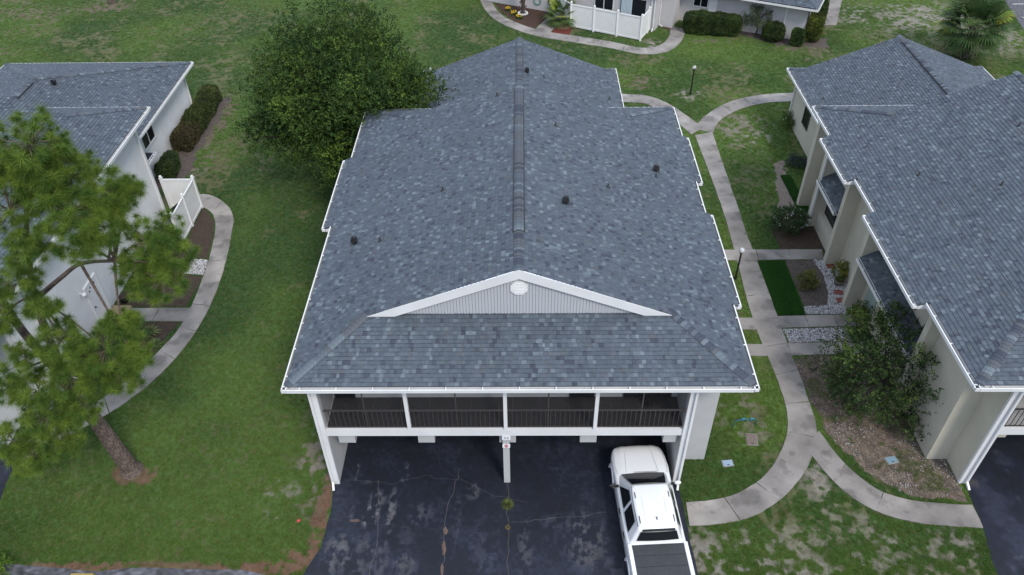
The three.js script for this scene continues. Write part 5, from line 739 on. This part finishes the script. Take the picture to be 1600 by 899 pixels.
  for (const s of [1, -1]) {
    const X = (y, f) => s * (lerp(0.895, 0.637, (y - 1.07) / 0.7) + 0.014 + f), nx = V3(s * 0.93, 0.35, 0);
    for (const [za, zb, zc, zd] of [[1.88, 2.78, 2.78, 2.42], [2.92, 3.66, 3.6, 2.9]]) { const q = new THREE.BufferGeometry(); q.setAttribute('position', new THREE.Float32BufferAttribute([X(1.14, 0), 1.14, za, X(1.14, 0), 1.14, zb, X(1.66, 0.002), 1.66, zc, X(1.66, 0.002), 1.66, zd], 3)); q.setIndex(s > 0 ? [0, 2, 1, 0, 3, 2] : [0, 1, 2, 0, 2, 3]); q.computeVertexNormals(); part(t, 'side_window', q, M.glassDark); }
    for (const z of [2.62, 3.5]) part(t, 'door_handle', bx(s * 0.99 - 0.02, s * 0.99 + 0.02, 0.92, 0.96, z, z + 0.2), trim);
    for (const z of [1.62, 2.83, 3.72]) part(t, 'door_seam', bx(s * 0.986 - 0.003, s * 0.986 + 0.004, 0.45, 1.0, z, z + 0.012), trim);
    const mr = part(t, 'mirror', [new THREE.SphereGeometry(0.12, 14, 10).scale(1, 0.75, 0.55).translate(s * 1.12, 1.14, 1.86)], s > 0 ? paint : trim); part(mr, 'mirror_arm', bx(Math.min(s * 0.9, s * 1.08), Math.max(s * 0.9, s * 1.08), 1.08, 1.13, 1.82, 1.9), trim);
    for (const [z0, z1] of [[2.62, 2.84], [3.5, 3.76]]) part(t, 'roof_rail', bx(s * 0.55 - 0.012, s * 0.55 + 0.012, 1.79, 1.825, z0, z1), trim);
    part(t, 'drip_rail', tube([[s * 0.6, 1.765, 2.36], [s * 0.645, 1.765, 2.9], [s * 0.635, 1.765, 3.85]], 0.01, 0.01, 5, 3), trim);
    part(t, 'tail_light', bx(s * 0.9 - 0.06, s * 0.9 + 0.06, 0.8, 1.12, 5.7, 5.77), std({ color: lin(0.3, 0.01, 0.01), roughness: 0.3 }));
    for (const z of [0.98, 4.62]) { const w = sub(t, 'wheel'); w.position.set(s * 0.84, 0.385, z); const ty = new THREE.TorusGeometry(0.285, 0.105, 12, 28); ty.scale(1, 1, 1.15); ty.rotateY(Math.PI / 2); part(w, 'tyre', ty, M.black); const rm = new THREE.CylinderGeometry(0.22, 0.22, 0.16, 20); rm.rotateZ(Math.PI / 2); part(w, 'rim', rm, std({ color: lin(0.35, 0.35, 0.36), metalness: 0.8, roughness: 0.35 })); for (let k = 0; k < 5; k++) { const sp = bx(s * 0.082 - 0.01, s * 0.082 + 0.01, -0.03, 0.03, 0.02, 0.2); sp.rotateX(k * 1.2566); part(w, 'spoke', sp, M.black); } }
  }
  for (const x of [-0.36, -0.12, 0.12, 0.36]) part(t, 'roof_rib', tube([[x, 1.808, 2.55], [x, 1.83, 3.1], [x, 1.812, 3.85]], 0.007, 0.007, 6, 3), paint);
  for (const s of [1, -1]) part(t, 'hood_crease', tube([[s * 0.4, 0.995, 0.2], [s * 0.47, 1.073, 0.55], [s * 0.52, 1.115, 1.0], [s * 0.56, 1.135, 1.38]], 0.008, 0.008, 6, 4), paint);
  part(t, 'hood_seam', [tube([[-0.86, 1.0, 0.5], [-0.9, 1.062, 1.0], [-0.86, 1.09, 1.38]], 0.004, 0.004, 5, 3), tube([[0.86, 1.0, 0.5], [0.9, 1.062, 1.0], [0.86, 1.09, 1.38]], 0.004, 0.004, 5, 3)], trim);
  const fin = new THREE.ConeGeometry(0.035, 0.12, 10); fin.scale(0.6, 1, 1.8); fin.translate(0, 1.88, 3.62); part(t, 'antenna', fin, trim); part(t, 'brake_light', bx(-0.52, 0.52, 1.745, 1.775, 3.95, 4.03), trim);
  const cv = part(t, 'bed_cover', bx(-0.83, 0.83, 1.16, 1.175, 4.14, 5.68), cover); for (let k = 0; k < 4; k++) { const m = part(cv, 'cover_panel', bx(-0.815, 0.815, 1.175, 1.19, 4.16 + k * 0.38, 4.16 + k * 0.38 + 0.36), cover); }
  for (const s of [1, -1]) part(t, 'bed_rail', bx(s * 0.9 - 0.055, s * 0.9 + 0.055, 1.13, 1.182, 4.1, 5.68), paint);
}
// ---------------------------------------------------------------- lamps, signs, small things
function postLamp(label, x, z, h, globeMat) { const t = thing('post_lamp', label, 'lamp post', [x, 0, z], 0, 'globe lamp posts'); part(t, 'pole', [cyl(0.045, 0.04, h, 0, -0.05, 0), cyl(0.075, 0.055, 0.2, 0, -0.02, 0)], M.black); part(t, 'collar', cyl(0.06, 0.09, 0.08, 0, h - 0.05, 0), M.black); part(t, 'globe', new THREE.SphereGeometry(0.135, 24, 16).translate(0, h + 0.135, 0), globeMat); if (globeMat.transmission) part(t, 'bulb', new THREE.SphereGeometry(0.05, 12, 8).translate(0, h + 0.12, 0), M.vinyl); return t; }
postLamp('black lamp post with clear globe on the lawn behind the buildings', 10.88, -29.29, 1.68, new THREE.MeshPhysicalMaterial({ color: 0xffffff, transmission: 0.85, thickness: 0, roughness: 0.08 }));
postLamp('black lamp post with white globe at the walkway crossing', 10.0, -11.17, 1.55, std({ color: lin(0.5, 0.52, 0.55), roughness: 0.2 }));
function printTex(w, h, draw) { const c = document.createElement('canvas'); c.width = w; c.height = h; draw(c.getContext('2d')); const t = new THREE.CanvasTexture(c); t.colorSpace = THREE.SRGBColorSpace; return t; }
function signPlate(name, label, x, y, z, w, h, tex) { const t = thing(name, label, 'sign', [x, y, z]); const s = new THREE.Shape(), r = 0.02; s.moveTo(-w / 2 + r, -h / 2); s.lineTo(w / 2 - r, -h / 2); s.quadraticCurveTo(w / 2, -h / 2, w / 2, -h / 2 + r); s.lineTo(w / 2, h / 2 - r); s.quadraticCurveTo(w / 2, h / 2, w / 2 - r, h / 2); s.lineTo(-w / 2 + r, h / 2); s.quadraticCurveTo(-w / 2, h / 2, -w / 2, h / 2 - r); s.lineTo(-w / 2, -h / 2 + r); s.quadraticCurveTo(-w / 2, -h / 2, -w / 2 + r, -h / 2); part(t, 'plate', muv(new THREE.ExtrudeGeometry(s, { depth: 0.012, bevelEnabled: false })), M.vinyl); const f = new THREE.PlaneGeometry(w * 0.96, h * 0.94); f.translate(0, 0, 0.0145); part(t, 'print', f, std({ map: tex, roughness: 0.5 })); }
signPlate('number_sign', 'white plate with the building number 22 on the carport post', -0.46, 2.6, 0.012, 0.29, 0.22, printTex(256, 192, c => { c.fillStyle = '#e9ecef'; c.fillRect(0, 0, 256, 192); c.fillStyle = '#7c828b'; c.font = 'bold 150px sans-serif'; c.textAlign = 'center'; c.textBaseline = 'middle'; c.fillText('22', 128, 100); }));
signPlate('emblem_sign', 'white plate with a red cross emblem below the building number', -0.465, 2.16, 0.012, 0.26, 0.2, printTex(256, 192, c => { c.fillStyle = '#e9ecef'; c.fillRect(0, 0, 256, 192); c.fillStyle = '#b01230'; c.translate(128, 96); for (let k = 0; k < 4; k++) { c.rotate(Math.PI / 2); c.beginPath(); const s = k % 2 ? 1 : 0.8; c.moveTo(0, 0); c.lineTo(44, -78 * s); c.quadraticCurveTo(0, -92 * s, -44, -78 * s); c.closePath(); c.fill(); } c.beginPath(); c.arc(0, 0, 46, 0, 7); c.fill(); c.fillStyle = '#f0d9de'; c.beginPath(); c.arc(0, 0, 24, 0, 7); c.fill(); c.fillStyle = '#b01230'; c.beginPath(); c.arc(0, 0, 9, 0, 7); c.fill(); }));
function coverPlate(label, x, z, w, d, turn, mat) { const t = thing('utility_cover', label, 'utility cover', [x, 0, z], turn, 'utility covers in the grass'); part(t, 'frame', [bx(-w / 2 - 0.03, w / 2 + 0.03, -0.02, 0.028, -d / 2 - 0.03, d / 2 + 0.03)], M.concreteB); part(t, 'lid', bx(-w / 2, w / 2, 0.028, 0.045, -d / 2, d / 2), mat); part(t, 'grip', bx(-0.04, 0.04, 0.045, 0.052, d / 2 - 0.06, d / 2 - 0.03), M.black); }
const lidBlue = std({ color: lin(0.3, 0.4, 0.5), roughness: 0.6, map: texPaint });
coverPlate('pale blue utility cover in the grass beside the centre building', 7.58, -0.81, 0.36, 0.24, 0.1, lidBlue); coverPlate('blue grey utility cover in the leaf litter near the right building', 13.58, -0.94, 0.38, 0.26, 0.2, std({ color: lin(0.2, 0.3, 0.37), roughness: 0.6, map: texPaint })); coverPlate('grey brown meter cover behind the blue pipe', 8.7, -1.9, 0.36, 0.5, -0.1, std({ color: lin(0.25, 0.2, 0.18), roughness: 0.8, map: texConcrete }));
{ const t = thing('backflow_pipe', 'blue water backflow pipe standing in the grass by the centre building', 'pipe', [8.55, 0, -2.6]), m = std({ color: lin(0.02, 0.11, 0.15), roughness: 0.5, metalness: 0.2 }); part(t, 'pipe', tube([[-0.42, -0.1, 0.1], [-0.42, 0.26, 0.08], [-0.38, 0.32, 0.07], [0.36, 0.32, 0], [0.42, 0.28, 0], [0.42, -0.1, 0]], 0.022, 0.022, 9, 4), m); for (const x of [-0.12, 0.2]) { const v = part(t, 'valve', new THREE.SphereGeometry(0.065, 12, 8).translate(x, 0.33, 0.02), m); part(v, 'lever', bx(x - 0.01, x + 0.12, 0.4, 0.415, 0.01, 0.03), std({ color: lin(0.05, 0.35, 0.55), roughness: 0.4 })); } }
{ // pot, pavers, porch things
  const pot = (label, x, z, R, h, mat, plant, seed) => { const t = thing('plant_pot', label, 'pot', [x, 0, z], 0, 'plant pots'); part(t, 'pot', new THREE.LatheGeometry([[0.02, 0.02], [R * 0.7, 0.02], [R * 0.92, h * 0.5], [R, h], [R * 0.88, h], [R * 0.84, h * 0.85], [0.01, h * 0.83]].map(p => new THREE.Vector2(...p)), 20), mat); part(t, 'soil', cyl(R * 0.82, R * 0.82, 0.02, 0, h * 0.83, 0, 16), M.soil); if (plant) { const L = new Leaves(), r = rng(seed); for (let k = 0; k < 40; k++) sprig(L, V3((r() - 0.5) * R, h * 0.9, (r() - 0.5) * R), V3(r() - 0.5, 0.9, r() - 0.5).normalize(), r, 5, 0.14, 0.08, 0.04, [0.07, 0.1, 0.025], 0.5); part(t, 'plant', L.geo(), leafVC); } };
  pot('round grey pot with a small plant on the white pebbles', 14.62, -10.75, 0.24, 0.3, M.terracotta, true, 81); pot('dark round pot by the left building door', -18.0, -9.75, 0.2, 0.34, M.black, false, 82); pot('small pale pot beside the near porch', 14.72, -8.9, 0.15, 0.24, M.stone, true, 83);
  [[14.65, -12.0, 'rear', 0.05], [14.45, -10.15, 'middle', -0.1], [14.4, -9.75 + 0.12, 'near', 0.1]].forEach(([x, z, w, a]) => { const t = thing('red_paver', w + ' red paver among the white pebbles', 'paver', [x, 0, z], a, 'red pavers'); part(t, 'paver', bx(-0.2, 0.2, 0, 0.06, -0.14, 0.14), M.brickRed); part(t, 'rim', [bx(-0.2, 0.2, 0.06, 0.066, -0.14, -0.12), bx(-0.2, 0.2, 0.06, 0.066, 0.12, 0.14)], M.brickRed); });
  const st = thing('door_step', 'tan concrete step at the left building door', 'step', [-18.0, 0, -8.65]); part(st, 'tread', bx(-0.44, 0.42, 0, 0.12, -0.75, 0.75), M.concretePatio); part(st, 'nosing', bx(0.42, 0.46, 0.02, 0.1, -0.75, 0.75), M.concretePatio);
  const lit = std({ color: lin(0.5, 0.04, 0.05), roughness: 0.6 }), li = thing('litter', 'crumpled red wrapper on the lawn left of the driveway', 'litter', [-7.65, 0.02, 1.57], 0.4); const lg = new THREE.IcosahedronGeometry(0.06, 2), lp = lg.attributes.position; for (let i = 0; i < lp.count; i++) { const k = 0.6 + 0.7 * vn(lp.getX(i) * 60 + 3, lp.getZ(i) * 60 + lp.getY(i) * 40); lp.setXYZ(i, lp.getX(i) * k * 1.2, (lp.getY(i) * 0.5) * k + 0.02, lp.getZ(i) * k * 0.8); } lg.computeVertexNormals(); part(li, 'wrapper', lg, lit);
  const ws = thing('wheel_stop', 'yellow painted kerb stub at the road edge', 'kerb stub', [-14.3, 0, 3.62]); part(ws, 'stub', (() => { const g = new THREE.ExtrudeGeometry(new THREE.Shape([new THREE.Vector2(-0.13, 0), new THREE.Vector2(0.13, 0), new THREE.Vector2(0.09, 0.12), new THREE.Vector2(-0.09, 0.12)]), { depth: 0.72, bevelEnabled: true, bevelSize: 0.01, bevelThickness: 0.01 }); g.rotateY(Math.PI / 2); g.translate(-0.36, 0, 0.05); return muv(g); })(), std({ color: lin(0.5, 0.36, 0.1), map: texConcrete, roughness: 0.9 })); part(ws, 'pin', cyl(0.02, 0.02, 0.02, -0.2, 0.115, 0.05, 8), M.bronze);
  const ring = thing('stone_ring', 'white stone ring round the slim palm trunk', 'stone ring', [0.23, 0, -42.45]); for (let k = 0; k < 12; k++) { const a = k / 12 * 6.283; part(ring, 'stone', new THREE.DodecahedronGeometry(0.09, 0).translate(Math.cos(a) * 0.33, 0.05, Math.sin(a) * 0.33), M.stone); }
  const mat = thing('door_mat', 'small brown door mat at the far building path', 'mat', [10.9, 0, -39.6], -0.45); part(mat, 'mat', bx(-0.4, 0.4, 0, 0.03, -0.25, 0.25), std({ color: lin(0.12, 0.06, 0.05), map: texMulch, roughness: 1 })); part(mat, 'border', [bx(-0.42, -0.4, 0, 0.034, -0.25, 0.25), bx(0.4, 0.42, 0, 0.034, -0.25, 0.25)], M.black);
}
function foldingChair(label, x, y, z, turn, seatMat) { const t = thing('patio_chair', label, 'chair', [x, y, z], turn, 'patio chairs'); part(t, 'seat', bx(-0.24, 0.24, 0.41, 0.44, -0.22, 0.22), seatMat); part(t, 'backrest', bx(-0.24, 0.24, 0.55, 0.9, -0.26, -0.235), seatMat); for (const s of [1, -1]) { part(t, 'leg', tube([[s * 0.26, 0, 0.25], [s * 0.26, 0.42, 0.0], [s * 0.26, 0.92, -0.26]], 0.014, 0.014, 6, 3), M.black); part(t, 'leg', tube([[s * 0.25, 0, -0.26], [s * 0.25, 0.42, 0.2], [s * 0.25, 0.62, 0.22]], 0.014, 0.014, 6, 3), M.black); part(t, 'armrest', bx(s * 0.26 - 0.025, s * 0.26 + 0.025, 0.62, 0.64, -0.22, 0.24), M.black); } return t; }
foldingChair('dark folding chair on the right end of the centre balcony', 4.6, 3.012, -0.95, 0.5, M.black); foldingChair('dark metal chair inside the white patio fence', -17.35, 0.0, -15.9, 1.2, M.black);
{ const t = thing('patio_table', 'small dark round table inside the white patio fence', 'table', [-17.6, 0, -14.8]); part(t, 'table_top', cyl(0.35, 0.35, 0.03, 0, 0.68, 0, 24), M.bronze); part(t, 'stem', cyl(0.03, 0.03, 0.68, 0, 0, 0), M.black); part(t, 'base', cyl(0.22, 0.18, 0.03, 0, 0, 0, 20), M.black); }
// ---------------------------------------------------------------- bright turf strip and the grass itself
const sod = [[11.36, -12.43], [12.57, -12.45], [12.57, -8.74], [11.36, -8.68]], sod2 = [[14.25, -19.8], [14.75, -19.8], [14.9, -16.2], [14.35, -16.1]];
{
  const r = rng(91), B = new THREE.BufferGeometry(), pos = [], nor = []; // a tuft of seven blades
  for (let i = 0; i < 7; i++) { const a = r() * 6.283, q = V3((r() - 0.5) * 0.07, 0, (r() - 0.5) * 0.07), d = V3(Math.cos(a) * 0.6, 0.75, Math.sin(a) * 0.6), s = V3(-Math.sin(a), 0, Math.cos(a)).multiplyScalar(0.006), e = q.clone().addScaledVector(d, 0.05 + r() * 0.025), P = [q.clone().add(s), q.clone().sub(s), e], n = V3().crossVectors(P[1].clone().sub(P[0]), P[2].clone().sub(P[0])).normalize(); if (n.y < 0) { n.negate(); P.splice(0, 2, P[1], P[0]); } for (const p of P) { pos.push(p.x, p.y, p.z); nor.push(n.x, n.y, n.z); } }
  B.setAttribute('position', new THREE.Float32BufferAttribute(pos, 3)); B.setAttribute('normal', new THREE.Float32BufferAttribute(nor, 3));
  const foot = [[[-6.74, -16.4], [6.75, -16.4], [6.75, -1], [-6.74, -1]], [[-5.1, -25.9], [5.1, -25.9], [5.1, -16], [-5.1, -16]], [[15.05, -16.4], [27.6, -16.4], [27.6, -1], [15.05, -1]], [[16.2, -25.9], [26.2, -25.9], [26.2, -16], [16.2, -16]], [[-31.8, -16.7], [-18.45, -16.7], [-18.45, -3.4], [-31.8, -3.4]], [[-30.6, -27.3], [-20.25, -27.3], [-20.25, -16], [-30.6, -16]]];
  const boxes = noGrass.concat(foot).map(p => ({ p, b: [Math.min(...p.map(a => a[0])), Math.max(...p.map(a => a[0])), Math.min(...p.map(a => a[1])), Math.max(...p.map(a => a[1]))] }));
  const blocked = (x, z) => { for (const { p, b } of boxes) if (x > b[0] && x < b[1] && z > b[2] && z < b[3] && inPoly(x, z, p)) return true; return false; };
  const slabs = scene.children.filter(o => o.name.startsWith('walkway')).length, onSlab = (x, z) => x < 11.5 || z > 0.45 || (z > -7.1 && z < -6.2); const list = []; let tries = 0;
  while (list.length < 300000 && tries++ < 1500000) {
    const z = 3.6 - Math.pow(r(), 1.25) * 50, hw = 17.6 + (3.6 - z) * 0.53, x = (r() * 2 - 1) * hw; if (Math.abs(z) > 48 || (blocked(x, z) && !(inPoly(x, z, litterPoly) && !onSlab(x, z) && fbm(x * 1.7, z * 1.7 + 30, 3) > 0.56))) continue;
    const L = lawn(x, z); if (r() < L.bare * 0.85) continue; const st = r(); list.push([x, z, st < 0.07 ? [0.13, 0.115, 0.05] : st < 0.18 ? [0.075, 0.108, 0.025] : L.c]);
  }
  const m = new THREE.InstancedMesh(B, new THREE.MeshPhysicalMaterial({ color: 0xffffff, roughness: 0.85, side: THREE.DoubleSide, specularIntensity: 0.3 }), list.length), o = new THREE.Object3D(), c = new THREE.Color();
  list.forEach(([x, z, k], i) => { o.position.set(x, -0.004, z); o.rotation.y = r() * 6.28; const s = 0.75 + r() * 0.6, f = 1 + Math.max(0, -z) * 0.012; o.scale.set(s * f, s, s * f); o.updateMatrix(); m.setMatrixAt(i, o.matrix); const j = 0.85 + r() * 0.4; c.setRGB(k[0] * j * 1.15, k[1] * j * 1.12, k[2] * j); m.setColorAt(i, c); });
  m.name = numbered('grass'); shade(m); scene.add(m); tag(m, 'short grass blades covering the lawns', 'grass', null, 'stuff');
  for (const [p, l, n] of [[sod, 'dense bright green turf rectangle beside the walkway', 9000], [sod2, 'narrow bright green turf strip along the right building', 5000]]) {
    const base = shade(new THREE.Mesh(polyPrism(p, -0.02, 0.02), std({ color: lin(0.02, 0.075, 0.012), roughness: 1 }))); structure(base, 'turf_patch', l);
    const im = new THREE.InstancedMesh(B, m.material, n), xs = p.map(a => a[0]), zs = p.map(a => a[1]); for (let i = 0; i < n; i++) { let x, z; do { x = lerp(Math.min(...xs), Math.max(...xs), r()); z = lerp(Math.min(...zs), Math.max(...zs), r()); } while (!inPoly(x, z, p)); o.position.set(x, 0.018, z); o.rotation.y = r() * 6.28; o.scale.setScalar(0.8 + r() * 0.5); o.updateMatrix(); im.setMatrixAt(i, o.matrix); const j = 0.75 + r() * 0.5; c.setRGB(0.026 * j, 0.088 * j, 0.014 * j); im.setColorAt(i, c); }
    im.name = numbered('turf'); shade(im); scene.add(im); tag(im, n > 6000 ? 'bright turf blades of the rectangle beside the walkway' : 'bright turf blades of the strip along the right building', 'turf', null, 'stuff');
  }
  console.log('grass', list.length, tries);
}
renderer.render(scene, camera);
